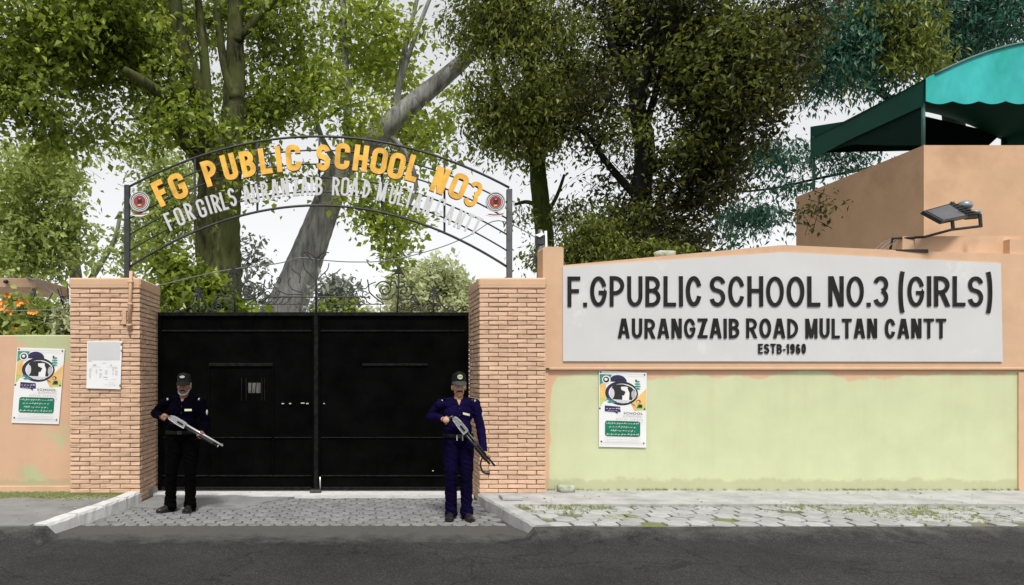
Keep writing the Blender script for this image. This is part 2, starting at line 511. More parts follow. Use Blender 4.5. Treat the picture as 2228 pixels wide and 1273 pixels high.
M['leaf5'] = leafmat('teal_leaves', [(0, (0.005, 0.052, 0.036)), (.55, (0.026, 0.111, 0.072)), (1, (0.182, 0.286, 0.169))], .28, (0.078, 0.260, 0.143))
M['leaf6'] = leafmat('yellow_green_leaves', [(0, (.07, .10, .015)), (.45, (.25, .32, .06)), (1, (.58, .64, .28))], .45, (.60, .68, .22))
M['leaf7'] = leafmat('pale_leaves', [(0, (.34, .37, .20)), (.5, (.52, .56, .32)), (1, (.66, .70, .46))], .45, (.7, .75, .42))
M['leaf8'] = leafmat('grey_leaves', [(0, (.14, .15, .125)), (.6, (.28, .30, .25)), (1, (.45, .48, .40))], .4, (.45, .48, .40))

# ------------------------------------------------------------------ text
_gl = {}
def glyph(ch, ext=.03, off=.0, bev=0.0):
    key = (ch, ext, off, bev)
    if key in _gl: return _gl[key]
    cu = bpy.data.curves.new('t', 'FONT')
    cu.body = ch
    cu.extrude = ext
    cu.offset = off
    cu.bevel_depth = bev
    cu.resolution_u = 3
    cu.size = 1
    o = bpy.data.objects.new('t', cu)
    COL.objects.link(o)
    bpy.context.view_layer.update()
    dg = bpy.context.evaluated_depsgraph_get()
    me = bpy.data.meshes.new_from_object(o.evaluated_get(dg))
    V = np.array([v.co[:] for v in me.vertices], dtype=float)
    Fc = [tuple(p.vertices) for p in me.polygons]
    Nz = [p.normal.z for p in me.polygons]
    bpy.data.objects.remove(o); bpy.data.curves.remove(cu); bpy.data.meshes.remove(me)
    _gl[key] = (V, Fc, Nz)
    return _gl[key]
CAP = None
def capheight(off=0.0):
    V, _, _ = glyph('H', .03, off)
    return V[:, 1].min(), V[:, 1].max()

def letter_mesh(mb, ch, x0, x1, z0, cap_h, yfront, depth, off=.02, ang=0, side_mat=0, fit=True, face_mat=0, xs=None):
    """a solid letter whose box spans x0..x1, baseline z0, in the plane y = yfront (front), depth to the back"""
    V, Fc, Nz = glyph(ch, .05, off)
    b, t = capheight(off)
    sz = cap_h / (t - b)
    lo, hi = V[:, 0].min(), V[:, 0].max()
    X = (V[:, 0] - lo) / max(hi - lo, 1e-6) * (x1 - x0) + x0
    Z = (V[:, 1] - b) * sz + z0
    Yv = yfront + (0.05 - V[:, 2]) / 0.1 * depth
    if ang:
        cx, cz = (x0 + x1) / 2, z0 + cap_h / 2
        ca, sa = math.cos(ang), math.sin(ang)
        dx, dz = X - cx, Z - cz
        X, Z = cx + dx * ca - dz * sa, cz + dx * sa + dz * ca
    base = len(mb.v)
    mb.v.extend(list(map(tuple, np.stack([X, Yv, Z], 1))))
    for f, nz in zip(Fc, Nz):
        mb.f.append(tuple(i + base for i in f))
        mb.m.append(face_mat if nz > .5 else side_mat)

def word_boxes(word, x0, x1, off=.02, gap=.10):
    ws = []
    for ch in word:
        V, _, _ = glyph(ch, .05, off)
        ws.append(V[:, 0].max() - V[:, 0].min())
    tot = sum(ws) + gap * (len(word) - 1)
    k = (x1 - x0) / tot
    x = x0; res = []
    for ch, w in zip(word, ws):
        res.append((ch, x, x + w * k)); x += (w + gap) * k
    return res

# ------------------------------------------------------------------ cut letters built from strokes
def _arc(cx, cy, rx, ry, a0, a1, n=10):
    return [(cx + rx * math.cos(math.radians(a0 + (a1 - a0) * i / n)), cy + ry * math.sin(math.radians(a0 + (a1 - a0) * i / n))) for i in range(n + 1)]
def stroke_glyph(ch, w, h, t, rnd=.5):
    """lines of a letter in a w x h box as ('s', points, closed, ext0, ext1) strokes and ('p', polygon) pieces; rnd: corner radius / width"""
    i = t / 2
    x0, x1, y0, y1 = i, w - i, i, h - i
    W2, H2 = x1 - x0, y1 - y0
    cx = w / 2
    r = min(rnd * W2, H2 / 2) if W2 > 0 else 0
    ry = H2 / 2 if rnd >= .5 else min(r, H2 / 2)
    S = lambda pts, a=True, b=True: ('s', pts, False, i if a else 0, i if b else 0)
    def para(xa, ya, xb, yb, tx): return ('p', [(xa - tx / 2, ya), (xa + tx / 2, ya), (xb + tx / 2, yb), (xb - tx / 2, yb)])
    def loop(xa, xb, ya, yb):
        rr = min(rnd * (xb - xa), (yb - ya) / 2); r2 = min(ry, (yb - ya) / 2)
        return _arc(xb - rr, yb - r2, rr, r2, 0, 90, 6) + _arc(xa + rr, yb - r2, rr, r2, 90, 180, 6) + _arc(xa + rr, ya + r2, rr, r2, 180, 270, 6) + _arc(xb - rr, ya + r2, rr, r2, 270, 360, 6)
    def bowl(ya, yb, xr): # open to the left, from (x0, yb) round to (x0, ya)
        rr = min((yb - ya) / 2, xr - x0)
        return [(x0, yb)] + _arc(xr - rr, yb - rr if False else (ya + yb) / 2, rr, (yb - ya) / 2, 90, -90, 10) + [(x0, ya)]
    if ch == 'I': return [S([(cx, y0), (cx, y1)])]
    if ch == 'L': return [S([(x0, y1), (x0, y0), (x1, y0)])]
    if ch == 'F': return [S([(x0, y0), (x0, y1), (x1, y1)]), S([(x0, h * .52), (x1 - .1 * w, h * .52)], False)]
    if ch == 'E': return [S([(x1, y1), (x0, y1), (x0, y0), (x1, y0)]), S([(x0, h * .52), (x1 - .06 * w, h * .52)], False)]
    if ch == 'T': return [S([(x0, y1), (x1, y1)]), S([(cx, y0), (cx, y1)], True, False)]
    if ch == 'H': return [S([(x0, y0), (x0, y1)]), S([(x1, y0), (x1, y1)]), S([(x0, h * .52), (x1, h * .52)], False, False)]
    if ch == 'N': return [S([(x0, y0), (x0, y1)]), S([(x1, y0), (x1, y1)]), para(x0 + i * .3, h, x1 - i * .3, 0, t * 1.25)]
    if ch == 'M': return [S([(x0, y0), (x0, y1)]), S([(x1, y0), (x1, y1)]), para(x0 + i * .3, h, cx, h * .02, t * 1.05), para(x1 - i * .3, h, cx, h * .02, t * 1.05)]
    if ch == 'A': return [para(x0, 0, cx - i * .35, h, t * 1.12), para(x1, 0, cx + i * .35, h, t * 1.12), S([(x0 + W2 * .2, h * .30), (x1 - W2 * .2, h * .30)], False, False)]
    if ch == 'Z': return [S([(x0, y1), (x1, y1)]), S([(x0, y0), (x1, y0)]), para(x0 + i * .5, t * .3, x1 - i * .5, h - t * .3, t * 1.35)]
    if ch in 'O0': return [('s', loop(x0, x1, y0, y1), True, 0, 0)]
    if ch in 'CG':
        L = loop(x0, x1, y0, y1)
        a = _arc(x1 - min(rnd * W2, W2), y1 - ry, rnd * W2, ry, 22 if rnd >= .5 else 0, 90, 6) + _arc(x0 + rnd * W2, y1 - ry, rnd * W2, ry, 90, 180, 6) + _arc(x0 + rnd * W2, y0 + ry, rnd * W2, ry, 180, 270, 6) + _arc(x1 - rnd * W2, y0 + ry, rnd * W2, ry, 270, 338 if (rnd >= .5 and ch == 'C') else 360, 6)
        if rnd < .5: a = [(x1, h * .66)] + a + ([(x1, h * .34)] if ch == 'C' else [])
        if ch == 'G': a = a + [(x1, h * .46)]; return [S(a, False, True), S([(x1, h * .46), (cx + .02 * w, h * .46)], True, False)]
        return [S(a, False, False)]
    ru = min(ry, W2 * .75)
    if ch == 'U': return [S([(x0, y1)] + _arc(x0 + rnd * W2, y0 + ru, rnd * W2, ru, 180, 270, 6) + _arc(x1 - rnd * W2, y0 + ru, rnd * W2, ru, 270, 360, 6) + [(x1, y1)])]
    if ch == 'P': return [S([(x0, y0), (x0, y1)]), S(bowl(h * .44, y1, x1), False, False)]
    if ch == 'R': return [S([(x0, y0), (x0, y1)]), S(bowl(h * .47, y1, x1 - .02 * w), False, False), para(x1 + i * .05, 0, cx, h * .46, t * 1.2)]
    if ch == 'B': return [S([(x0, y0), (x0, y1)]), S(bowl(h * .53, y1, x1 - .05 * w), False, False), S(bowl(y0, h * .53, x1), False, False)]
    if ch == 'D': return [S([(x0, y0), (x0, y1)]), S(bowl(y0, y1, x1), False, False)]
    ym = h * .52
    if ch == 'S':
        r1, r2 = (y1 - ym) / 2, (ym - y0) / 2
        a = _arc(cx, y1 - r1, W2 / 2, r1, 10, 250, 14)[:-1] + _arc(cx, y0 + r2, W2 / 2, r2, 70, -170, 14)
        return [S(a, False, False)]
    if ch == '3':
        r1, r2 = (y1 - ym) / 2, (ym - y0) / 2
        return [S(_arc(cx, y1 - r1, W2 / 2, r1, 165, -75, 12), False, False), S(_arc(cx, y0 + r2, W2 / 2, r2, 75, -165, 12), False, False)]
    if ch == '1': return [S([(x1, y0), (x1, y1)]), para(x1, h * .98, x0 - i * .4, h * .74, t * .9)]
    if ch == '6': return [('s', _arc(cx, y0 + H2 * .30, W2 / 2, H2 * .30, 0, 360, 16)[:-1], True, 0, 0), S(_arc(cx, h * .5, W2 / 2, H2 / 2, 180, 40, 10), False, False)]
    if ch == '9': return [('s', _arc(cx, y1 - H2 * .30, W2 / 2, H2 * .30, 0, 360, 16)[:-1], True, 0, 0), S(_arc(cx, h * .5, W2 / 2, H2 / 2, 0, -140, 10), False, False)]
    if ch == '(': return [S(_arc(w * 1.05, h * .47, w - i, h * .80, 122, 238, 10), False, False)]
    if ch == ')': return [S(_arc(-w * .05, h * .47, w - i, h * .80, 58, -58, 10), False, False)]
    if ch == '.': return [('p', [(0, 0), (w, 0), (w, t * 1.05), (0, t * 1.05)])]
    if ch == '-': return [('p', [(0, h * .30), (w, h * .30), (w, h * .30 + t * .9), (0, h * .30 + t * .9)])]
    return []

def stroke_outline(pts, t, closed, e0, e1):
    P2 = [Vector((p[0], p[1])) for p in pts]
    q = [P2[0]]
    for p in P2[1:]:
        if (p - q[-1]).length > 1e-5: q.append(p)
    if closed and (q[0] - q[-1]).length < 1e-5: q.pop()
    n = len(q)
    if not closed:
        if e0: q[0] = q[0] - (q[1] - q[0]).normalized() * e0
        if e1: q[-1] = q[-1] + (q[-1] - q[-2]).normalized() * e1
    Lf, Rt = [], []
    for k in range(n):
        if closed: a, b = q[k - 1], q[(k + 1) % n]
        else: a, b = q[max(k - 1, 0)], q[min(k + 1, n - 1)]
        d1 = (q[k] - a); d2 = (b - q[k])
        if d1.length < 1e-9: d1 = d2
        if d2.length < 1e-9: d2 = d1
        d1.normalize(); d2.normalize()
        n1 = Vector((-d1.y, d1.x)); n2 = Vector((-d2.y, d2.x))
        m = (n1 + n2)
        if m.length < 1e-6: m = n1
        m.normalize()
        f = min(1 / max(m.dot(n1), .45), 1.6)
        Lf.append(q[k] + m * t / 2 * f); Rt.append(q[k] - m * t / 2 * f)
    return Lf, Rt

def stroke_letter(mb, ch, xa, zb, w, h, t, yfront, depth, ang=0.0, rnd=.5, fm=0, sm=0, mi_rand=None):
    ca, sa = math.cos(ang), math.sin(ang)
    def tr(x, z, y):
        dx, dz = x - w / 2, z - h / 2
        return (xa + w / 2 + dx * ca - dz * sa, y, zb + h / 2 + dx * sa + dz * ca)
    for k, g in enumerate(stroke_glyph(ch, w, h, t, rnd)):
        yf = yfront + k * .0007
        if g[0] == 'p':
            pl = g[1]
            A = sum(pl[i][0] * pl[(i + 1) % len(pl)][1] - pl[(i + 1) % len(pl)][0] * pl[i][1] for i in range(len(pl)))
            if A < 0: pl = pl[::-1]
            n = len(pl)
            mb.add([tr(x, z, yf) for x, z in pl], [tuple(range(n))], fm)
            mb.add([tr(x, z, yf) for x, z in pl] + [tr(x, z, yfront + depth) for x, z in pl], [(i, i + n, (i + 1) % n + n, (i + 1) % n) for i in range(n)], sm)
        else:
            Lf, Rt = stroke_outline(g[1], t, g[2], g[3], g[4])
            n = len(Lf)
            V = [tr(v.x, v.y, yf) for v in Lf] + [tr(v.x, v.y, yf) for v in Rt]
            B = [tr(v.x, v.y, yfront + depth) for v in Lf] + [tr(v.x, v.y, yfront + depth) for v in Rt]
            m = n if g[2] else n - 1
            mb.add(V, [(i, n + i, n + (i + 1) % n, (i + 1) % n) for i in range(m)], fm)
            Fs = [(i, (i + 1) % n, (i + 1) % n + 2 * n, i + 2 * n) for i in range(m)] + [(n + (i + 1) % n, n + i, 3 * n + i, 3 * n + (i + 1) % n) for i in range(m)]
            if not g[2]: Fs += [(n, 0, 2 * n, 3 * n), (n - 1, 2 * n - 1, 4 * n - 1, 3 * n - 1)]
            mb.add(V + B, Fs, sm)
LW = {'I': 0, 'L': .82, 'F': .84, 'E': .90, 'S': .98, 'P': .96, 'B': 1.0, 'U': 1.0, 'C': 1.04, 'G': 1.10, 'H': 1.0, 'O': 1.12, 'N': 1.0, 'A': 1.12, 'R': 1.04, 'D': 1.02, 'M': 1.22, 'T': .98, 'Z': .95, '3': .95, '1': .45, '9': .84, '6': .84, '0': .84, '(': .42, ')': .42, '.': 0, '-': .42}
def stroke_word(word, xa, xb, t, gap):
    """boxes of the letters of a word that fills xa..xb"""
    fixed = sum(t for c in word if LW[c] == 0) + gap * (len(word) - 1)
    rel = sum(LW[c] for c in word)
    k = (xb - xa - fixed) / rel
    x = xa; res = []
    for c in word:
        w = LW[c] * k if LW[c] else t
        res.append((c, x, w)); x += w + gap
    return res


# ================================================================== SETTING
YP, YW, YG = 9.8, 10.06, 10.6          # pillar fronts, school wall, gate plane
SW = .12                               # height of the raised pavement

mb = MB(); mb.box(-90, 90, -40, 160, -.6, -.09); mb.build('ground', M['earth'], kind='structure')
mb = MB(); mb.box(-90, 90, 10.75, 150, -.089, -.002); mb.build('school_yard', M['earth'], kind='structure')

# road: the asphalt starts where the paved entrance ends
rg = random.Random(3)
edge = [(-60, 7.6)] + [(-3.4, 7.72)] + [(-3.15 + i * .25, 8.33 + rg.uniform(-.012, .012)) for i in range(20)] + [(2.0, 7.72), (60, 7.6)]
poly = [(x, y) for x, y in edge] + [(60, -30), (-60, -30)]
mb = MB()
V = [(x, y, -.006) for x, y in edge] + [(x, -30, -.006) for x, y in edge]
n_ = len(edge)
mb.add(V, [(i, i + n_, i + n_ + 1, i + 1) for i in range(n_ - 1)])
def lip(xs):     # old asphalt feathered up against the edge of the raised pavement
    V = []
    for x, t in xs: V += [(x, 7.735 + rg.uniform(-.012, .012), -.004 + .105 * t), (x, 7.58, -.005 + .075 * t), (x, 7.36, -.005 + .022 * t), (x, 7.05, -.0055)]
    Fc = []
    for i in range(len(xs) - 1):
        for k in range(3): Fc.append((i * 4 + k, i * 4 + k + 1, i * 4 + k + 5, i * 4 + k + 4))
    mb.add(V, Fc)
lip([(1.76, 0), (1.84, 1), (2.25, 1.05)] + [(2.25 + i * .35, 1) for i in range(1, 28)] + [(60, 1)])
lip([(-60, 1)] + [(-13 + i * .35, 1) for i in range(27)] + [(-3.7, 1.02), (-3.28, 1.08), (-3.16, 0)])
mb.build('road', M['asphalt'], kind='structure')

# entrance drive
DL0, DL1 = (-2.85, 9.8), (-3.20, 8.30)          # inner foot of the left kerb
DR0, DR1 = (1.585, 9.8), (1.72, 8.30)
drive_poly = [(-3.3, 8.2), (1.8, 8.2), (1.62, 10.9), (-2.9, 10.9)]
mb = MB(); mb.slab(drive_poly, -.08, -.022)
drive = mb.build('driveway', M['grout'], kind='structure')

def pt_in(poly, x, y):
    c = False
    for i in range(len(poly)):
        x1, y1 = poly[i]; x2, y2 = poly[i - 1]
        if (y1 > y) != (y2 > y) and x < (x2 - x1) * (y - y1) / (y2 - y1) + x1: c = not c
    return c

def hex_mesh(name, w, d, h, bev, mat, rnd):
    mb = MB()
    pts = [(0, -d / 2), (w / 2, -d / 4), (w / 2, d / 4), (0, d / 2), (-w / 2, d / 4), (-w / 2, -d / 4)]
    pts = [(x * rnd.uniform(.93, 1.0), y * rnd.uniform(.93, 1.0)) for x, y in pts]
    k = 1 - 2 * bev / min(w, d)
    V = [(x * k, y * k, 0) for x, y in pts] + [(x, y, -bev * .7) for x, y in pts] + [(x, y, -h) for x, y in pts]
    Fc = [tuple(range(6))]
    for i in range(6):
        j = (i + 1) % 6
        Fc.append((i, i + 6, j + 6, j)); Fc.append((i + 6, i + 12, j + 12, j + 6))
    me = bpy.data.meshes.new(name)
    me.from_pydata(V, [], Fc)
    me.materials.append(mat)
    me.update()
    return me

def lay_pavers(parent, inside, x0, x1, y0, y1, w, d, z, mat, seed, limit=300, gap=.012, skip=0.0, jz=.006):
    rnd = random.Random(seed)
    meshes = [hex_mesh('paver', w - gap, d - gap, .05, .009, mat, rnd) for _ in range(8)]
    cells = []
    r = 0
    y = y0
    while y < y1:
        x = x0 + (w / 2 if r % 2 else 0)
        while x < x1:
            if inside(x, y): cells.append((x, y))
            x += w
        y += d * .75
        r += 1
    cells.sort(key=lambda c: c[1])
    rest = MB()
    for i, (x, y) in enumerate(cells):
        if rnd.random() < skip: continue
        me = meshes[rnd.randrange(8)]
        zz = z + rnd.uniform(-jz, jz)
        if i < limit:
            o = bpy.data.objects.new('paver', me)
            COL.objects.link(o)
            o.parent = parent
            o.location = Vector((x, y, zz)) - wloc(parent)
            o.rotation_euler = (rnd.uniform(-.02, .02), rnd.uniform(-.02, .02), rnd.uniform(-.05, .05))
        else:
            rest.add([Vector((x, y, zz)) + v.co for v in me.vertices], [tuple(p.vertices) for p in me.polygons])
    if rest.v: rest.build('paver_rows', mat, parent, kind='stuff')

patch = [(-2.83, 10.35), (-2.93, 9.45), (-2.0, 9.25), (-1.45, 9.35), (-1.25, 9.75), (-.9, 10.2), (-.7, 10.35)]
def in_drive(x, y):
    t = (9.8 - y) / 1.5
    xl = -2.85 + (-.35) * max(t, 0) + .05; xr = 1.585 + .135 * max(t, 0) - .05
    return xl < x < xr and 8.33 < y < 10.15 and not pt_in(patch, x, y)
lay_pavers(drive, in_drive, -3.2, 1.8, 8.36, 10.2, .155, .185, 0.0, M['paver'], 5)
mb = MB()
rp = random.Random(9)
pp = []
for i in range(len(patch)):
    a, b = Vector(patch[i]), Vector(patch[(i + 1) % len(patch)])
    for k in range(6):
        q = a.lerp(b, k / 6)
        pp.append((q.x + rp.uniform(-.02, .02) * (1 <= i <= 5), q.y + rp.uniform(-.02, .02) * (1 <= i <= 5)))
mb.slab(pp, -.05, .006)
mb.build('cement_patch', M['drivecement'], drive)
mb = MB()                                       # pale cement threshold under the gate
tp = [(-2.90, 10.9), (-2.90, 10.36)] + [(-2.84 + i * .148, 10.22 + rp.uniform(-.03, .03) + (.12 if i < 9 else 0)) for i in range(1, 30)] + [(1.6, 10.2), (1.6, 10.9)]
mb.slab(tp, -.05, .022)
mb.build('threshold', M['white_cement'], drive)

# pavements right and left of the drive
mb = MB()
rw = [(1.75, 9.75), (1.60, 10.5), (40, 10.5), (40, 7.735), (2.02, 7.735)]
mb.slab(rw, -.05, SW - .035)
pave = mb.build('pavement', M['grout2'], kind='structure')
mb = MB()
px_ = []
for i in range(60):
    x = 1.78 + i * .2
    px_.append((x, 8.97 + rp.uniform(-.014, .014)))
strip = px_ + [(40, 8.97), (40, 10.5), (1.62, 10.5), (1.62, 9.76), (1.76, 9.70)]
mb.slab(strip, SW - .10, SW)
mb.build('cement_strip', M['cement'], pave)
def in_walk(x, y):
    return 1.93 + (8.95 - y) * .16 < x < 9.6 and 7.86 < y < 8.93
lay_pavers(pave, in_walk, 1.9, 9.7, 7.88, 8.95, .25, .30, SW - .012, M['walkpaver'], 11, gap=.016, skip=.04, jz=.008)

mb = MB()
lw = [(-2.99, 9.75), (-2.87, 10.5), (-40, 10.5), (-40, 7.72), (-3.45, 7.72)]
mb.slab(lw, -.05, SW - .02)
verge = mb.build('verge', M['verge'], kind='structure')
mb = MB()                                       # patchy cement skin on the left verge
sk = [(-3.0, 9.7)] + [(-3.05 - i * .1, 9.62 - .25 * math.sin(i * .35) - .03 * i + rp.uniform(-.03, .03)) for i in range(18)] + [(-5.2, 9.0), (-6, 8.8), (-6, 7.73), (-3.46, 7.73)]
mb.slab(sk, SW - .03, SW - .004)
mb.build('cement_skin', M['drivecement'], verge)

# short moss and grass tufts
def tufts(name, pts, seed, mat, parent, hh=.03):
    rnd = random.Random(seed)
    V, L, S, T = [], [], [], []
    for (x, y, z) in pts:
        for k in range(6):
            a = rnd.uniform(0, 6.28); r = rnd.uniform(0, .02)
            bx, by = x + r * math.cos(a), y + r * math.sin(a)
            h = hh * rnd.uniform(.5, 1.3)
            dx, dy = rnd.uniform(-.02, .02), rnd.uniform(-.02, .02)
            b = len(V)
            V += [(bx - .004, by, z), (bx + .004, by, z), (bx + dx, by + dy, z + h)]
            S.append(len(L)); L += [b, b + 1, b + 2]; T.append(rnd.random())
    me = fast_mesh(name, V, L, S, [mat])
    at = me.attributes.new('tone', 'FLOAT', 'FACE'); at.data.foreach_set('value', np.array(T, dtype=np.float32))
    o = link_mesh(name, me, parent, (0, 0, 0))
    tag(o, kind='stuff')
    return o
M['grass'] = leafmat('dull_grass', [(0, (.19, .22, .08)), (1, (.36, .40, .17))], .35, (.36, .42, .14))
rt = random.Random(21)
tp_ = []
for _ in range(2600):
    x = rt.uniform(-5.6, -3.02); y = 10.04 - abs(rt.gauss(0, .30)) - rt.uniform(0, .25) * (x < -3.9)
    if x > -3.85: y = min(y, 9.79)
    if y > 9.0: tp_.append((x, y, SW - .02))
o = tufts('moss', tp_, 4, M['grass'], None, .022); tag(o, 'low green moss and grass along the foot of the left wall', 'moss')
tp_ = []
for cx_, cy_, n_, sx, sy in ((2.45, 8.85, 160, .25, .1), (2.75, 8.78, 120, .15, .1), (2.3, 8.55, 90, .2, .1), (5.4, 8.80, 220, .45, .1), (6.3, 8.45, 420, .4, .2), (7.2, 8.75, 160, .4, .08), (6.0, 8.6, 160, .5, .1), (6.6, 8.1, 120, .4, .12), (3.6, 8.85, 60, .3, .05)):
    for _ in range(int(n_ * .45)): tp_.append((cx_ + rt.gauss(0, sx), min(cy_ + rt.gauss(0, sy), 8.96), SW - .02))
for _ in range(190): tp_.append((rt.choice((2.9, 4.3, 5.2, 6.6, 7.4, 8.8)) + rt.gauss(0, .35), 10.05 - abs(rt.gauss(0, .02)), SW))
o = tufts('grass', tp_, 5, M['grass'], None, .03); tag(o, 'tufts of dull grass growing between the pale pavers on the right', 'grass')

rl_ = random.Random(77)
mb = MB()
for _ in range(170):
    if rl_.random() < .55: x, y, z = rl_.uniform(2.0, 9.3), rl_.uniform(7.9, 10.0), SW + .004
    elif rl_.random() < .6: x, y, z = rl_.uniform(-2.8, 1.5), rl_.uniform(8.4, 10.2), .012
    else: x, y, z = rl_.uniform(-5.4, -3.3), rl_.uniform(8.0, 10.0), SW + .0
    a_ = rl_.uniform(0, 6.28); r_ = rl_.uniform(.008, .028)
    c_, s_ = math.cos(a_), math.sin(a_)
    mb.add([(x - c_ * r_, y - s_ * r_, z + .002), (x + s_ * r_ * .4, y - c_ * r_ * .4, z + rl_.uniform(.002, .012)), (x + c_ * r_, y + s_ * r_, z + .003), (x - s_ * r_ * .4, y + c_ * r_ * .4, z + rl_.uniform(.002, .014))], [(0, 1, 2, 3)], rl_.randrange(3))
M['dryleaf'] = simple('dry_leaf', (.20, .13, .05), .8, .3, 30, 0); M['dirtbit'] = simple('dirt_bits', (.05, .045, .04), .9, .3, 30, 0)
mb.build('fallen_leaves', [M['dryleaf'], M['dirtbit'], M['stone']], kind='stuff', label='dry leaves and grit scattered over the paving', cat='litter')

# kerbs
def kerb(name, pts, w, side, mat, label):
    """pts: (x, y, ztop) along the inner edge"""
    root = empty(name, (pts[0][0], pts[0][1], 0), label, 'kerb')
    rnd = random.Random(len(label))
    for i in range(len(pts) - 1):
        a, b = Vector(pts[i]), Vector(pts[i + 1])
        d = (b - a); d.z = 0; d.normalize()
        g = d * .006
        nrm = Vector((d.y, -d.x, 0)) * side
        n = 7
        V = []
        for k in range(n):
            p = (a + g).lerp(b - g, k / (n - 1))
            j = lambda s=.006: rnd.uniform(-s, s)
            q = p + nrm * w
            V += [(p.x - nrm.x * .015, p.y, -.06), (p.x + j(), p.y + j(), p.z - .025 + j()), (p.x + nrm.x * .02 + j(), p.y + j(), p.z + j(.004)), (q.x + j(), q.y + j(), p.z + j(.004)), (q.x, q.y, -.06)]
        Fc = []
        for k in range(n - 1):
            for m_ in range(4):
                f = (k * 5 + m_, k * 5 + m_ + 1, k * 5 + m_ + 6, k * 5 + m_ + 5)
                Fc.append(f if side < 0 else f[::-1])
        Fc.append((0, 1, 2, 3, 4)[::-1] if side < 0 else (0, 1, 2, 3, 4))
        e = (n - 1) * 5
        Fc.append((e, e + 1, e + 2, e + 3, e + 4) if side < 0 else (e + 4, e + 3, e + 2, e + 1, e))
        mb = MB(); mb.add(V, Fc); mb.build('kerb_stone', mat, root)
    return root
kerb('kerb', [(-2.89, 9.78, .145), (-2.95, 9.30, .14), (-3.04, 8.80, .135), (-3.16, 8.30, .13), (-3.29, 7.76, .115)], .16, 1, M['white_cement'], 'whitewashed chipped kerb left of the entrance drive')
kerb('kerb', [(1.575, 9.78, .125), (1.63, 9.30, .125), (1.70, 8.75, .125), (1.78, 8.25, .12), (1.86, 7.76, .11)], .18, -1, M['cement'], 'grey concrete kerb right of the entrance drive')
# loose stones
mb = MB()
def rough_block(mb, c, s, seed, rot=0):
    rnd = random.Random(seed)
    Mx = Matrix.Rotation(rot, 3, 'Z')
    m2 = MB(); m2.ell((0, 0, 0), (1, 1, 1), 10, 8)
    V = []
    for v in m2.v:
        q = [math.copysign(abs(t) ** .45, t) for t in v]
        V.append(Vector(c) + Mx @ Vector((q[0] * s[0] * rnd.uniform(.9, 1.08), q[1] * s[1] * rnd.uniform(.9, 1.08), q[2] * s[2] * rnd.uniform(.88, 1.1))))
    mb.add(V, m2.f)
rough_block(mb, (2.80, 9.92, SW + .045), (.12, .085, .048), 3, .1)
mb.build('stone', M['stone'], smooth=True, label='mossy grey stone lying against the foot of the pale green wall', cat='stone')
mb = MB(); mb.box(1.80, 2.06, 9.20, 9.46, SW + .002, SW + .05, bev=.01)
mb.build('concrete_slab', M['cement'], label='loose square concrete slab lying on the corner of the right kerb', cat='slab')

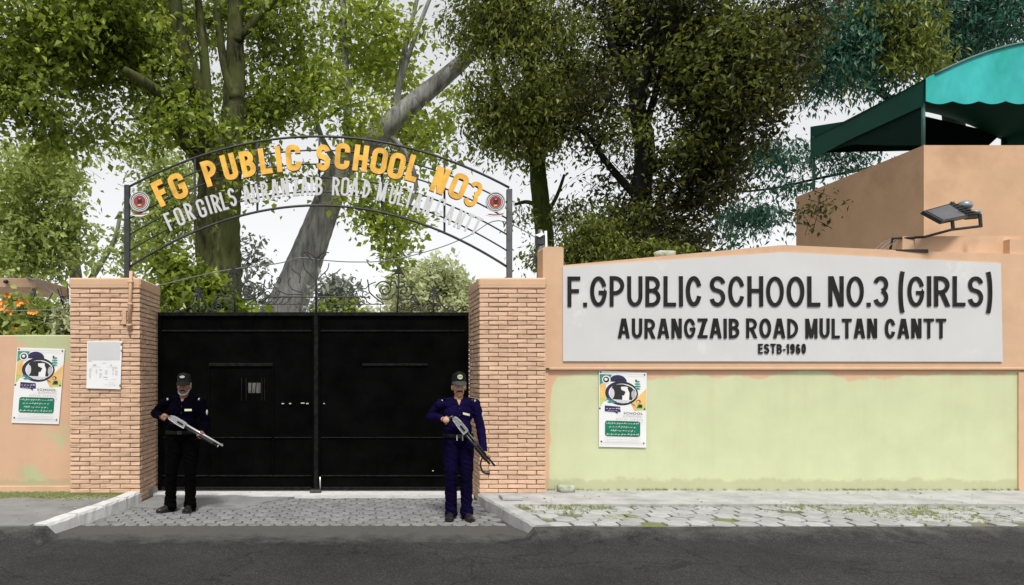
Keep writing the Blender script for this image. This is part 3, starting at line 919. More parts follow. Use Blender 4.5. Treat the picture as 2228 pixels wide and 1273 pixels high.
# ================================================================== BRICK PILLARS
def brick_variant(w, d, h, rnd):
    mb = MB(); mb.box(-w / 2, w / 2, 0, d, -h / 2, h / 2, bev=.006)
    j = lambda: rnd.uniform(-.0038, .0038)
    mb.v = [(x + j(), y + j() * (y < d / 2), z + j()) for x, y, z in mb.v]
    return mb
def pillar(x0, x1, y0, y1, ztop, zbase, label, seed, inner):
    rnd = random.Random(seed)
    root = empty('brick_pillar', ((x0 + x1) / 2, (y0 + y1) / 2, 0), label, 'pillar', 'brick gate pillars')
    rec = .017
    mb = MB(); mb.box(x0 + rec, x1 - rec, y0 + rec, y1 - rec, -.05, ztop - .02)
    mb.build('mortar_core', M['mortar'], root)
    caph = .15
    mb = MB(); mb.box(x0 - .008, x1 + .008, y0 - .008, y1 + .008, ztop - caph, ztop, bev=.02)
    mb.box(x0 - .010, x1 + .010, y0 - .010, y1 + .010, ztop - caph + .055, ztop - caph + .060)
    mb.build('pillar_cap', M['plaster'], root)
    pitch = .0605
    h = pitch - .0105
    wf = x1 - x0
    bl = wf / 3.5
    nrow = int((ztop - caph + .02) / pitch)
    cache = {}
    front, side, other = [], [], []
    def variants(L):
        key = round(L, 3)
        if key not in cache:
            vs = []
            for _ in range(5):
                b = brick_variant(L - .008, .05, h, rnd)
                me = bpy.data.meshes.new('brick'); me.from_pydata(b.v, [], b.f); me.materials.append(M['brick']); me.update()
                vs.append(me)
            cache[key] = vs
        return cache[key]
    for r in range(nrow):
        z = ztop - caph - (r + .5) * pitch
        if z < -.02: break
        xs = [0, bl, 2 * bl, 3 * bl, 3.5 * bl] if r % 2 == 0 else [0, .5 * bl, 1.5 * bl, 2.5 * bl, 3.5 * bl]
        for a, b in zip(xs[:-1], xs[1:]):
            front.append((x0 + (a + b) / 2, y0, z, b - a, 0))
        D = y1 - y0 - .052
        sl_ = D / 3.5
        ys = [0, sl_, 2 * sl_, 3 * sl_, 3.5 * sl_] if r % 2 else [0, .5 * sl_, 1.5 * sl_, 2.5 * sl_, 3.5 * sl_]
        for a, b in zip(ys[:-1], ys[1:]):
            yy = y0 + .052 + (a + b) / 2
            side.append((inner, yy, z, b - a, 1 if inner == x1 else -1))
            other.append((x0 if inner == x1 else x1, yy, z, b - a, -1 if inner == x1 else 1))
    # near bricks first: front, then the visible flank
    side.sort(key=lambda t: t[1])
    allb = front + side
    rest = MB()
    for i, (x, y, z, L, s) in enumerate(allb + other):
        me = variants(L)[rnd.randrange(5)]
        rotz = 0 if s == 0 else (math.pi / 2 if s > 0 else -math.pi / 2)
        loc = Vector((x, y, z + rnd.uniform(-.0015, .0015)))
        off = rnd.uniform(-.003, .003)
        dirv = Vector((0, off, 0)) if s == 0 else Vector((off, 0, 0))
        if i < 300:
            o = bpy.data.objects.new('brick', me)
            COL.objects.link(o)
            o.parent = root
            o.location = loc + dirv - wloc(root)
            o.rotation_euler = (0, rnd.uniform(-.006, .006), rotz)
        else:
            R = Matrix.Rotation(rotz, 3, 'Z')
            rest.add([loc + dirv + R @ v.co for v in me.vertices], [tuple(p.vertices) for p in me.polygons])
    rest.build('brick_courses', M['brick'], root, kind='stuff')
    return root
LX0, LX1 = -3.85, -2.91
RX0, RX1 = 1.61, 2.50
ZP = 2.99
pillar(LX0, LX1, YP, YP + .98, ZP, 0, 'peach painted brick pillar left of the gate with a white notice on it', 31, LX1)
pillar(RX0, RX1, YP, YP + .98, ZP, 0, 'peach painted brick pillar right of the gate joining the sign wall', 32, RX0)

# pipe on the left pillar
root = empty('conduit_pipe', (-3.06, YP - .03, 2.2), 'peach painted vertical conduit pipe fixed to the front of the left pillar', 'pipe')
a, b = P(285, 590, YP - .03), P(281, 720, YP - .03)
mb = MB(); mb.tube([a, a.lerp(b, .3), b], .022, 10); mb.build('pipe', M['plaster'], root, smooth=True)
for t in (.18, .55, .9):
    q = a.lerp(b, t)
    mb = MB(); mb.box(q.x - .035, q.x + .035, YP - .055, YP + .01, q.z - .012, q.z + .012, bev=.004); mb.build('clamp', M['plaster'], root)
mb = MB(); q = P(271, 690, YP); mb.box(q.x - .022, q.x + .03, YP - .03, YP + .01, q.z - .1, q.z + .09, bev=.004); mb.build('junction_box', M['plaster'], root)

# white notice on the pillar
root = empty('notice', P(227, 845, YP - .02), 'white paper notice with faint tables fixed on the left brick pillar', 'notice')
q = [P(190, 742, YP - .02), P(266, 742, YP - .02), P(262, 847, YP - .02), P(188, 845, YP - .02)]
mb = MB(); mb.prism([(v.x, v.z) for v in q], YP - .022, YP - .012); mb.build('sheet', M['paper'], root)
mb = MB()
def nb(u0, v0, u1, v1): # in photo pixels of the zoomed crop
    s = 1 / 9.092
    a = P(170 + u0 * s, 720 + v0 * s, YP - .02); b = P(170 + u1 * s, 720 + v1 * s, YP - .02)
    return a, b
def nrect(mb, u0, v0, u1, v1, mi=0, y=YP - .0235):
    a, b = nb(u0, v0, u1, v1); mb.prism([(a.x, a.z), (b.x, a.z), (b.x, b.z), (a.x, b.z)], y, y + .0008, mi)
nrect(mb, 195, 222, 830, 580); nrect(mb, 200, 580, 270, 610)
for r in ((220, 740, 255, 935), (255, 740, 272, 790), (350, 760, 378, 845), (420, 755, 470, 790), (420, 830, 470, 905), (420, 905, 450, 935), (530, 775, 580, 860), (675, 720, 710, 805), (715, 720, 780, 752), (735, 775, 780, 880), (675, 830, 705, 862), (255, 708, 440, 716), (565, 708, 770, 716), (530, 955, 600, 968), (640, 958, 760, 966), (605, 1018, 720, 1024), (515, 1052, 760, 1058), (600, 1085, 650, 1095), (680, 1080, 740, 1090)):
    nrect(mb, *r)
for r in ((295, 665, 360, 690), (640, 668, 672, 690), (500, 908, 580, 925), (475, 632, 545, 640)):
    nrect(mb, *r, mi=1, y=YP - .024)
mb.build('print', [M['paper2'], M['printgrey']], root)
for (u, v) in ((860, 265), (865, 390), (835, 1080)):
    mb = MB(); a, b = nb(u - 18, v - 22, u + 14, v + 22); mb.prism([(a.x, a.z), (b.x, a.z), (b.x, b.z), (a.x, b.z)], YP - .027, YP - .01)
    mb.build('fixing', M['mortar'], root)

# ================================================================== LEFT WALL
zt = CAMZ + (815 - 728) * 10.05 / F
root = empty('boundary_wall', (-8, 10.15, 0), 'peach and green stained boundary wall left of the brick pillar', 'wall')
mb = MB()
pts = []
xs = [-20 + i * .6 for i in range(27)] + [LX0 + .02]
top = [zt + rp.uniform(-.012, .012) for _ in xs]
V = []
for x, z in zip(xs, top):
    V += [(x, 10.05, 0), (x, 10.05, z - .015), (x, 10.065, z), (x, 10.27, z), (x, 10.285, z - .015), (x, 10.285, 0)]
Fc = []
for i in range(len(xs) - 1):
    for k in range(5):
        Fc.append((i * 6 + k, (i + 1) * 6 + k, (i + 1) * 6 + k + 1, i * 6 + k + 1))
e = (len(xs) - 1) * 6
Fc.append((0, 1, 2, 3, 4, 5)); Fc.append((e + 5, e + 4, e + 3, e + 2, e + 1, e))
mb.add(V, Fc); mb.build('wall', M['leftwall'], root)
mb = MB(); mb.box(-20, LX0 + .01, 10.03, 10.06, SW - .04, SW + .06, bev=.008); mb.build('plinth', M['plaster'], root)

# ================================================================== SIGN WALL (right)
def XW(px, Y=YW): return (px - CX) * Y / F
def ZW(py, Y=YW): return CAMZ - (py - CY) * Y / F
root = empty('sign_wall', (6, 10.2, 0), 'long peach wall with a pale green lower half carrying the school name board', 'wall')
XR = XW(2330)
mb = MB(); mb.box(XW(1186), XR, YW, YW + .25, 0, ZW(804)); mb.build('lower_wall', M['lowwall'], root)
mb = MB(); mb.box(XW(2213), XR, YW - .025, YW + .001, SW - .03, ZW(810)); mb.build('corner_pilaster', M['plaster'], root)
yu = YW - .04
def fr(px, py): return ((px - CX) * yu / F, CAMZ - (py - CY) * yu / F)
mb = MB(); mb.prism([fr(1226, 802), fr(2330, 802), fr(2330, 556), fr(2015, 547), fr(1705, 533), fr(1226, 577)], yu, YW + .25); mb.build('upper_wall', M['plaster'], root)
mb = MB(); mb.prism([fr(1181, 801), fr(1226, 801), fr(1226, 540), fr(1222, 537), fr(1184, 537), fr(1181, 541)], yu - .004, YW + .26); mb.build('end_post', M['plaster'], root)
yb = YW + .26
def fb(px, py, Y=yb): return ((px - CX) * Y / F, CAMZ - (py - CY) * Y / F)
mb = MB(); mb.prism([fb(1944, 560), fb(2330, 560), fb(2330, 517), fb(1946, 519)], YW + .1, YW + .55); mb.build('raised_block', M['plaster'], root)
mb = MB(); mb.prism([fb(2190, 560, YW + .05), fb(2228, 560, YW + .05), fb(2228, 522, YW + .05), fb(2190, 522, YW + .05)], YW + .0, YW + .1); mb.build('block_pier', M['plaster'], root)
mb = MB(); mb.box(XW(1193), XR, yu - .012, YW, ZW(804) - .005, ZW(804) + .028, bev=.006); mb.build('drip_ledge', M['plaster'], root)

# the name board: a thing of its own fixed on the wall
ypn = yu - .022
def pn(px, py): return ((px - CX) * ypn / F, CAMZ - (py - CY) * ypn / F)
sign = empty('name_board', (*[pn(1700, 787)[0], ypn], pn(1700, 787)[1]), 'large light grey school name board with raised black letters on the right wall', 'sign')
mb = MB(); mb.prism([pn(1225, 786), pn(2182, 787), pn(2178, 573), pn(1705, 549), pn(1225, 581)], ypn, yu + .005); mb.build('board', M['panel'], sign)
ylt = ypn - .016
def lt(px, py): return ((px - CX) * ylt / F, CAMZ - (py - CY) * ylt / F)
def sign_word(word, px0, px1, pytop, pybot, tpx, gappx):
    xa, za = lt(px0, pybot); xb, zb = lt(px1, pytop)
    k = ylt / F
    rl = random.Random(word)
    for ch, x, w in stroke_word(word, xa, xb, tpx * k, gappx * k):
        m2 = MB()
        stroke_letter(m2, ch, x, za + rl.uniform(-.5, .5) * k, w, zb - za, tpx * k * rl.uniform(.96, 1.06), ylt + rl.uniform(-.002, .002), .017, rl.uniform(-.006, .006), .5, 0, 1)
        m2.build('letter', [M['blackletter'], M['letterside']], sign)
for w_, a_, b_ in (('F.GPUBLIC', 1235, 1527), ('SCHOOL', 1545, 1785), ('NO.3', 1803, 1933), ('(GIRLS)', 1955, 2160)):
    sign_word(w_, a_, b_, 601, 667, 8.4, 6.5)
for w_, a_, b_ in (('AURANGZAIB', 1345, 1609), ('ROAD', 1624, 1737), ('MULTAN', 1753, 1909), ('CANTT', 1926, 2059)):
    sign_word(w_, a_, b_, 693, 736, 6.5, 5.0)
sign_word('ESTB-1960', 1650, 1754, 748, 769.5, 3.7, 2.8)

# stone on top of the wall, steel strip, floodlight
zs = 3.318
mb = MB(); rough_block(mb, (P(1446, 541, 10.15).x, 10.15, zs + .046), (.140, .075, .046), 5, .05)
mb.build('stone', M['stone'], smooth=True, label='pale stone lying on top of the sign wall', cat='stone')
mb = MB()
a, b = P(1912, 543.5, YW - .02), P(2015, 547, YW - .02)
mb.add([(a.x, YW - .03, a.z + .004), (b.x, YW - .06, b.z + .022), (b.x, YW - .06, b.z - .024), (a.x, YW - .03, a.z - .004), (a.x, YW + .1, a.z + .004), (b.x, YW + .1, b.z + .022), (b.x, YW + .1, b.z - .024), (a.x, YW + .1, a.z - .004)],
       [(3, 2, 1, 0), (4, 5, 6, 7), (0, 1, 5, 4), (2, 3, 7, 6), (1, 2, 6, 5), (0, 4, 7, 3)])
mb.build('steel_strip', M['lampbody'], label='black steel strip lying on top of the sign wall', cat='strip')

FL = 9.9
root = empty('floodlight', P(1990, 517, FL + .3), 'black floodlight on a bent steel arm above the sign wall', 'floodlight')
mb = MB()
arm = [P(1936, 548, FL + .35), P(1942, 519, FL + .3), P(1990, 517, FL + .25), P(2010, 516, FL + .1), P(2070, 500, FL), P(2136, 492, FL)]
mb.tube(arm, .018, 8); mb.build('arm', M['lampbody'], root)
mb = MB()
mb.tube([P(2074, 500, FL), P(2071, 472, FL)], .022, 6); mb.build('bracket', M['lampbody'], root)
mb = MB(); mb.tube([P(2134, 492, FL), P(2132, 466, FL)], .022, 6); mb.build('bracket', M['lampbody'], root)
A, B, C_, D_ = P(2008, 459, FL - .12), P(2066, 443, FL + .16), P(2108, 470, FL + .10), P(2051, 482, FL - .18)
nrm = (B - A).cross(D_ - A).normalized()
if nrm.y > 0: nrm = -nrm
if nrm.z > 0 and False: nrm = -nrm
def quadbox(mb, q, t, mi=0):
    V = [*q, *[v - nrm * t for v in q]]
    Fc = [(0, 1, 2, 3), (7, 6, 5, 4)] + [(i, i + 4, (i + 1) % 4 + 4, (i + 1) % 4) for i in range(4)]
    nn = (q[1] - q[0]).cross(q[2] - q[0])
    if nn.dot(nrm) < 0: Fc = [f[::-1] for f in Fc]
    mb.add(V, Fc, mi)
cc = (A + B + C_ + D_) / 4
mb = MB(); quadbox(mb, [A, B, C_, D_], .05); mb.build('housing', M['lampbody'], root)
mb = MB(); quadbox(mb, [cc + (v - cc) * .84 + nrm * .006 for v in (A, B, C_, D_)], .01); mb.build('lens', M['lampglass'], root)
E, G_ = P(2070, 438, FL + .17), P(2136, 468, FL + .12)
mb = MB(); quadbox(mb, [B + (A - B) * .0, E, G_, C_], .07); mb.build('control_box', M['lampbody'], root)
for k in range(7):
    t = (k + .5) / 7
    q = B.lerp(C_, t); r = E.lerp(G_, t)
    mb = MB(); mb.tube([q + nrm * .012, r + nrm * .012], .007, 5); mb.build('cooling_fin', M['lampbody'], root)
mb = MB(); q = P(2100, 447, FL + .2); mb.ell(q, (.09, .09, .07), 12, 8); q = P(2122, 462, FL + .2); mb.ell(q, (.07, .06, .035), 10, 6); mb.build('rear_cover', M['lampback'], root, smooth=True)
mb = MB()
for k in range(3):
    a = P(1900 + k * 9, 548, YW + .06); b = P(1940 + k * 6, 520, YW + .18)
    m_ = a.lerp(b, .5) + Vector((0, 0, .03 - k * .02))
    pp_, rr_ = catmull([a, m_, b], [.006] * 3); mb.tube(pp_, rr_, 5)
mb.build('loose_cable', M['cable'], smooth=True, label='loose grey wires running up to the floodlight arm', cat='cable')

# fitting beside the end post
yf = 10.5
root = empty('pole_fitting', P(1185, 600, yf), 'dark electrical fitting with white clips beside the end post of the sign wall', 'electrical fitting')
mb = MB(); a, b = P(1166, 512, yf), P(1185, 534, yf); mb.box(a.x, b.x, yf - .05, yf + .08, b.z, a.z, bev=.01); mb.build('switch_box', M['iron'], root)
mb = MB(); a, b = P(1162, 556, yf), P(1174, 573, yf); mb.box(a.x, b.x, yf - .05, yf + .06, b.z, a.z, bev=.008); mb.build('clamp', M['iron'], root)
mb = MB(); mb.tube([P(1187, 503, yf - .02), P(1190, 600, yf - .02)], .02, 10); mb.build('white_pipe', M['white'], root, smooth=True)
mb = MB(); mb.tube([P(1176, 500, yf), P(1174, 620, yf)], .035, 10); mb.build('pole', M['ironlight'], root, smooth=True)
mb = MB(); mb.add([P(1164, 511, yf - .06), P(1176, 507, yf - .06), P(1174, 516, yf - .07), P(1177, 500, yf - .06), P(1184, 510, yf - .08)], [(0, 2, 1), (1, 2, 4, 3)]); mb.build('white_clip', M['white'], root)
pp_, rr_ = catmull([P(1184, 534, yf - .07), P(1172, 545, yf - .08), P(1170, 560, yf - .08), P(1180, 568, yf - .08), P(1181, 585, yf - .07)], [.009] * 5)
mb = MB(); mb.tube(pp_, rr_, 6); mb.build('wire', M['cable'], root, smooth=True)

# ================================================================== POSTERS
def poster(name, quad, Y, label, tilt):
    q = [P(x, y, Y) for x, y in quad]            # tl, tr, br, bl
    root = empty(name, (q[2] + q[3]) / 2, label, 'poster')
    def uv(u, v):
        a = q[0].lerp(q[1], u); b = q[3].lerp(q[2], u)
        return b.lerp(a, v)
    rnd = random.Random(len(label))
    N = 9
    V, Fc = [], []
    for j in range(N):
        for i in range(N):
            p = uv(i / (N - 1), j / (N - 1))
            V.append((p.x, Y, p.z))
    for j in range(N):
        for i in range(N):
            p = uv(i / (N - 1), j / (N - 1)); V.append((p.x, Y + .004, p.z))
    for j in range(N - 1):
        for i in range(N - 1):
            Fc.append((j * N + i, j * N + i + 1, (j + 1) * N + i + 1, (j + 1) * N + i))
    mb = MB(); mb.add(V, Fc)
    o_ = N * N
    for k in range(N - 1):
        for (a, b) in ((k, k + 1), ((N - 1) * N + k + 1, (N - 1) * N + k), (k * N + N + 0, k * N), (k * N + N - 1, (k + 1) * N + N - 1)):
            mb.f.append((a, a + o_, b + o_, b)); mb.m.append(0)
    mb.build('sheet', M['paper'], root)
    mats = [M['navy'], M['teal'], M['green'], M['lime'], M['amber'], M['ink'], M['paper'], M['printgrey'], M['paper2']]
    pr = MB()
    def C(x, y): # pixel of the enlarged poster to uv
        return ((x - 155) / 650, 1 - (y - 100) / 1075)
    lay = [0]
    def shape(pts, mi):
        lay[0] += 1
        y = Y - .0006 - lay[0] * .00012
        V = [uv(*C(x, yy)) for x, yy in pts]
        V = [(v.x, y, v.z) for v in V]
        A = sum(V[i][0] * V[(i + 1) % len(V)][2] - V[(i + 1) % len(V)][0] * V[i][2] for i in range(len(V)))
        if A < 0: V = V[::-1]
        pr.add(V, [tuple(range(len(V)))], mi)
    def el(cx, cy, rx, ry, mi, a0=0, a1=360, n=28):
        shape([(cx + rx * math.cos(math.radians(a0 + (a1 - a0) * k / n)), cy + ry * math.sin(math.radians(a0 + (a1 - a0) * k / n))) for k in range(n if a1 - a0 == 360 else n + 1)], mi)
    shape([(165, 150), (330, 150), (300, 230), (165, 300)], 1)
    shape([(165, 300), (250, 270), (250, 480), (165, 615)], 4); shape([(165, 480), (260, 470), (165, 620)], 3)
    shape([(590, 560), (800, 330), (800, 640), (640, 652)], 4); shape([(640, 655), (800, 560), (800, 640)], 3)
    el(415, 250, 120, 98, 0, 180, 360); shape([(300, 250), (535, 222), (520, 205), (420, 200)], 5)
    el(465, 410, 225, 172, 5); el(465, 415, 205, 150, 0)
    el(478, 408, 190, 135, 6)
    shape([(330, 330), (360, 296), (420, 284), (450, 300), (462, 360), (520, 385), (498, 440), (474, 440), (474, 502), (345, 500), (322, 430)], 5)
    shape([(560, 300), (600, 320), (650, 370), (655, 430), (600, 505), (566, 500), (572, 400), (545, 340)], 5)
    shape([(420, 284), (480, 280), (560, 300), (600, 330), (520, 312), (450, 318)], 5)
    el(335, 415, 32, 70, 8); el(625, 420, 28, 60, 7)
    shape([(370, 500), (585, 510), (560, 540), (480, 552), (400, 540)], 8)
    for k in range(4):
        el(680, 235 + k * 34, 46 - abs(k - 2) * 6, 13, 1, n=12)
    el(660, 218, 12, 16, 5, n=10)
    for k, (x, y) in enumerate(((200, 490), (235, 515), (280, 500), (320, 520), (350, 540), (300, 540))):
        el(x, y, 30, 12, (3, 3, 1, 1, 1, 1)[k], n=10)
    el(255, 225, 58, 58, 6); el(253, 225, 42, 42, 5); el(250, 220, 22, 20, 6)
    shape([(235, 590), (445, 600), (452, 675), (412, 678), (410, 708), (375, 680), (235, 672)], 0)
    el(695, 520, 30, 26, 5, n=12); el(690, 525, 20, 20, 4, n=10); shape([(690, 560), (745, 560), (750, 610), (670, 612)], 2); el(720, 580, 25, 22, 5, n=10); shape([(600, 545), (650, 578), (645, 584), (597, 552)], 5)
    shape([(265, 803), (695, 803), (715, 815), (720, 835), (720, 990), (715, 1012), (695, 1022), (265, 1022), (245, 1012), (238, 990), (238, 835), (245, 815)], 2)
    def scribble(x0, x1, y, h, mi, seed):
        r = random.Random(seed)
        x = x0
        while x < x1:
            w = r.uniform(14, 44); w = min(w, x1 - x)
            shape([(x, y), (x + w * .8, y - h * .1), (x + w * .8, y + h * .14), (x, y + h * .22)], mi)
            if r.random() < .6: shape([(x + w * .5, y), (x + w * .5 + 6, y - h * r.uniform(.5, 1)), (x + w * .5 + 12, y)], mi)
            if r.random() < .5: shape([(x + w * .2, y + h * .45), (x + w * .2 + 8, y + h * .45), (x + w * .2 + 8, y + h * .7), (x + w * .2, y + h * .7)], mi)
            x += w + r.uniform(2, 8)
    scribble(250, 690, 838, 22, 6, 1); scribble(290, 660, 888, 24, 6, 2); scribble(310, 640, 940, 24, 6, 3); scribble(255, 690, 992, 24, 6, 4)
    scribble(250, 435, 630, 20, 6, 5); scribble(270, 412, 660, 12, 6, 6)
    for yy in (1040, 1088): shape([(232, yy), (728, yy), (728, yy + 4), (232, yy + 4)], 7)
    shape([(170, 1108), (790, 1108), (790, 1113), (170, 1113)], 7)
    shape([(160, 133), (795, 128), (795, 132), (160, 138)], 7)
    scribble(390, 740, 728, 8, 8, 8); scribble(250, 720, 1065, 10, 8, 9)
    pr.build('print', mats, root)
    lm = MB()
    lay[0] += 2
    def txt(word, x0, x1, y0, y1, mi, off=.0):
        (u0, v0), (u1, v1) = C(x0, y1), C(x1, y0)
        for ch, a, b in word_boxes(word, u0, u1, off, .16):
            Vg, Fg, Nz = glyph(ch, .05, off)
            bb, tt = capheight(off)
            lo, hi = Vg[:, 0].min(), Vg[:, 0].max()
            base = len(lm.v)
            for v in Vg:
                p = uv(a + (v[0] - lo) / (hi - lo) * (b - a), v0 + (v[1] - bb) / (tt - bb) * (v1 - v0))
                lm.v.append((p.x, Y - .0006 - lay[0] * .00012 - v[2] * .01, p.z))
            for f in Fg: lm.f.append(tuple(i + base for i in f)); lm.m.append(mi)
    txt('SCHOOL', 484, 745, 674, 706, 0, .02)
    lm.build('lettering', [M['ink'], M['printgrey']], root); lm = MB()
    txt('NOW', 385, 540, 764, 790, 1, .0); txt('OPEN', 568, 745, 764, 790, 1, .0)
    lm.build('lettering', [M['ink'], M['printgrey']], root)
    for (x, y) in ((178, 122), (775, 130), (168, 632), (778, 622), (188, 1100), (770, 1112)):
        p = uv(*C(x, y)); mb = MB(); mb.disc(p.x, p.z, .011, Y - .006, Y + .004, 10); mb.build('eyelet', M['iron'], root)
poster('poster', [(38, 756), (141, 759), (128, 923), (25, 920)], 10.035, 'tilted admission poster on the peach boundary wall left of the pillar', 0)
poster('poster', [(1303, 806), (1407, 811), (1406, 974), (1303, 972)], YW - .02, 'upright admission poster on the pale green wall under the name board', 0)

# ================================================================== GATE
def GX(px): return (px - CX) * YG / F
def GZ(py): return CAMZ - (py - CY) * YG / F
GL, GM, GR = -2.885, GX(688), 1.585
ztop, zbot = GZ(682), GZ(1066)
def spiral(cx, cy, r, turns, a0, sgn=1, r_end=.18, n=22):
    pts = []
    for i in range(n + 1):
        t = i / n
        a = math.radians(a0) + sgn * 2 * math.pi * turns * t
        rr = r * (1 - (1 - r_end) * t)
        pts.append((cx + rr * math.cos(a), cy + rr * math.sin(a)))
    return pts
def gp(pts, mirror, dy=0):
    s = 1 / 5.57
    res = []
    for x, y in pts:
        px, py = 680 + x * s, 540 + y * s
        if mirror: px = 1376 - px
        res.append(Vector((GX(px), YG + dy, GZ(py))))
    return res
def smooth2(pts, k=5):
    p3 = [Vector((x, y, 0)) for x, y in pts]
    q, _ = catmull(p3, [1] * len(p3), k)
    return [(v.x, v.y) for v in q]

def gate_leaf(xa, xb, mirror, label, wicket):
    root = empty('gate_leaf', ((xa + xb) / 2, YG, 0), label, 'gate', 'black leaves of the entrance gate')
    x0, x1 = min(xa, xb), max(xa, xb)
    # sheet, with the peephole cut out of the left leaf
    mb = MB()
    ys0, ys1 = YG - .004, YG + .004
    hx0, hx1, hz0, hz1 = GX(540), GX(567), GZ(855), GZ(833)
    if wicket:
        for a, b, c, d in ((x0, hx0, zbot, ztop), (hx1, x1, zbot, ztop), (hx0, hx1, zbot, hz0), (hx0, hx1, hz1, ztop)):
            mb.box(a, b, ys0, ys1, c, d)
    else:
        mb.box(x0, x1, ys0, ys1, zbot, ztop)
    mb.build('sheet', M['gate'], root)
    fw = .055
    for a, b in ((x0, x0 + fw), (x1 - fw, x1)):
        m2 = MB(); m2.box(a, b, YG - .035, YG + .03, zbot, ztop - .04, bev=.005); m2.build('stile', M['gate'], root)
    m2 = MB(); m2.box(x0, x1, YG - .045, YG + .04, ztop - .04, ztop + .015, bev=.006); m2.build('top_rail', M['gateedge'], root)
    for py, m_, th in ((720, 'gateedge', .012), (952, 'gateedge', .008), (1035, 'gateedge', .010)):
        m2 = MB(); z = GZ(py); m2.box(x0 + fw, x1 - fw, YG - .022, YG - .003, z - th, z + th, bev=.004); m2.build('rail', M[m_], root)
    m2 = MB(); m2.box(x0 + .01, x1 - .01, YG - .03, YG + .03, zbot, zbot + .045, bev=.006); m2.build('bottom_rail', M['gateedge'], root)
    # pressed panels between the rails, framed by flat bars
    for (pya, pyb) in ((700, 712), (730, 785)):
        pass
    nb_ = 5
    for k in range(1, nb_):
        x = x0 + (x1 - x0) * k / nb_
        m2 = MB(); m2.box(x - .012, x + .012, YG - .014, YG - .003, GZ(1033), GZ(955), bev=.003); m2.build('bar', M['gate'], root)
        m2 = MB(); m2.box(x - .012, x + .012, YG - .014, YG - .003, GZ(718), GZ(686), bev=.003); m2.build('bar', M['gate'], root)
    if wicket:
        wd = [(455, 793), (593, 793), (593, 1050), (455, 1050)]
        a, b = GX(455), GX(594)
        m2 = MB(); m2.box(a, b, YG - .03, YG - .003, GZ(797), GZ(790), bev=.004); m2.build('wicket_lintel', M['gateedge'], root)
        for x in (a, b):
            m2 = MB(); m2.box(x - .014, x + .014, YG - .028, YG - .003, GZ(1033), GZ(797), bev=.004); m2.build('wicket_jamb', M['gate'], root)
        for x in (GX(526), GX(536), GX(570), GX(576)):
            m2 = MB(); m2.box(x - .007, x + .007, YG - .022, YG - .003, GZ(872), GZ(822), bev=.002); m2.build('shutter_track', M['gateedge'], root)
        for x in (GX(547), GX(556)):
            m2 = MB(); m2.tube([(x, YG, hz0 - .01), (x + .01, YG, hz1 + .01)], .008, 6); m2.build('window_bar', M['gateedge'], root)
    else:
        m2 = MB(); m2.box(GX(788), GX(930), YG - .026, YG - .003, GZ(796), GZ(791), bev=.004); m2.build('bar', M['gateedge'], root)
    for px in (650, 668, 700, 1010) if not wicket else (352,):
        pass
    # bolt plates
    for (pa, pb, py) in (((613, 619, 878), (629, 634, 878), (655, 663, 877), (666, 672, 878)) if wicket else ((704, 707, 878), (940, 943, 1024))):
        m2 = MB(); m2.box(GX(pa), GX(pb), YG - .034, YG - .003, GZ(py + 1.2), GZ(py - 1.0), bev=.002); m2.build('bolt_plate', M['chrome'], root)
    # scrollwork on top
    th = .0105
    def bar(pts, r, name):
        m2 = MB(); m2.tube(gp(pts, mirror), r, 6); m2.build(name, M['iron'], root, smooth=True)
    def spear(tipx, tipy, base, hw, foot):
        m2 = MB()
        pts = gp([(tipx, tipy), (tipx + hw, base), (tipx - hw, base)], mirror)
        m2.prism([(p.x, p.z) for p in pts], YG - .012, YG + .012); m2.build('spearhead', M['iron'], root)
        bar([(tipx - 2, base), (tipx - 6, (base + foot) / 2), (tipx - (20 if foot > 760 and tipx < 1200 else 2), foot)], .014, 'spear_shaft')
    spear(1045, 210, 305, 55, 775); spear(1470, 440, 540, 48, 775)
    sc = []
    sc.append(smooth2([(1045, 310), (1080, 308), (1110, 325), (1105, 355), (1082, 356), (1078, 340)]))
    sc.append(smooth2([(1045, 310), (1005, 308), (968, 325), (962, 358), (985, 362), (990, 345)]))
    sc.append(smooth2([(1030, 490), (1045, 430), (1080, 408), (1115, 428), (1105, 458), (1088, 450)]))
    sc.append(smooth2([(1020, 490), (1005, 420), (975, 398), (948, 418), (955, 450), (975, 445)]))
    sc.append(smooth2([(1030, 520), (1060, 470), (1110, 460), (1140, 500), (1125, 545), (1085, 548), (1070, 515), (1095, 500)]))
    sc.append(smooth2([(1095, 575), (1160, 580), (1200, 540), (1195, 480), (1160, 460), (1140, 485), (1160, 505)]))
    sc.append(smooth2([(1035, 560), (1055, 595), (1100, 620), (1170, 620), (1205, 590), (1230, 555), (1245, 590), (1285, 650)]))
    sc.append(smooth2([(1020, 700), (1060, 645), (1130, 622), (1200, 625), (1270, 650), (1310, 690), (1300, 740), (1255, 765)]))
    sc.append(spiral(1085, 722, 40, 1.3, 120)); sc.append(spiral(1230, 715, 52, 1.4, -20, -1)); sc.append(spiral(1150, 655, 18, .8, 180, -1))
    sc.append(smooth2([(1310, 765), (1370, 700), (1410, 620), (1425, 560)]))
    sc.append(smooth2([(1520, 570), (1540, 650), (1590, 710), (1640, 755)]))
    sc.append(spiral(1440, 580, 20, 1.1, 0, -1)); sc.append(spiral(1500, 580, 20, 1.1, 180)); sc.append(spiral(1415, 725, 36, 1.2, 60, -1)); sc.append(spiral(1522, 722, 40, 1.2, 200)); sc.append(spiral(1680, 740, 42, 1.1, 160))
    sc.append(smooth2([(1640, 755), (1720, 765), (1780, 740), (1800, 710)])); sc.append(spiral(1850, 735, 38, 1.2, 0, -1))
    sc.append(smooth2([(665, 380), (680, 460), (690, 530), (760, 600), (870, 680)])); sc.append(spiral(870, 500, 110, .95, -170, 1, .45)); sc.append(spiral(880, 515, 70, 1.3, -190, 1, .25)); sc.append(smooth2([(770, 560), (800, 600), (870, 618), (950, 605), (1000, 540)]))
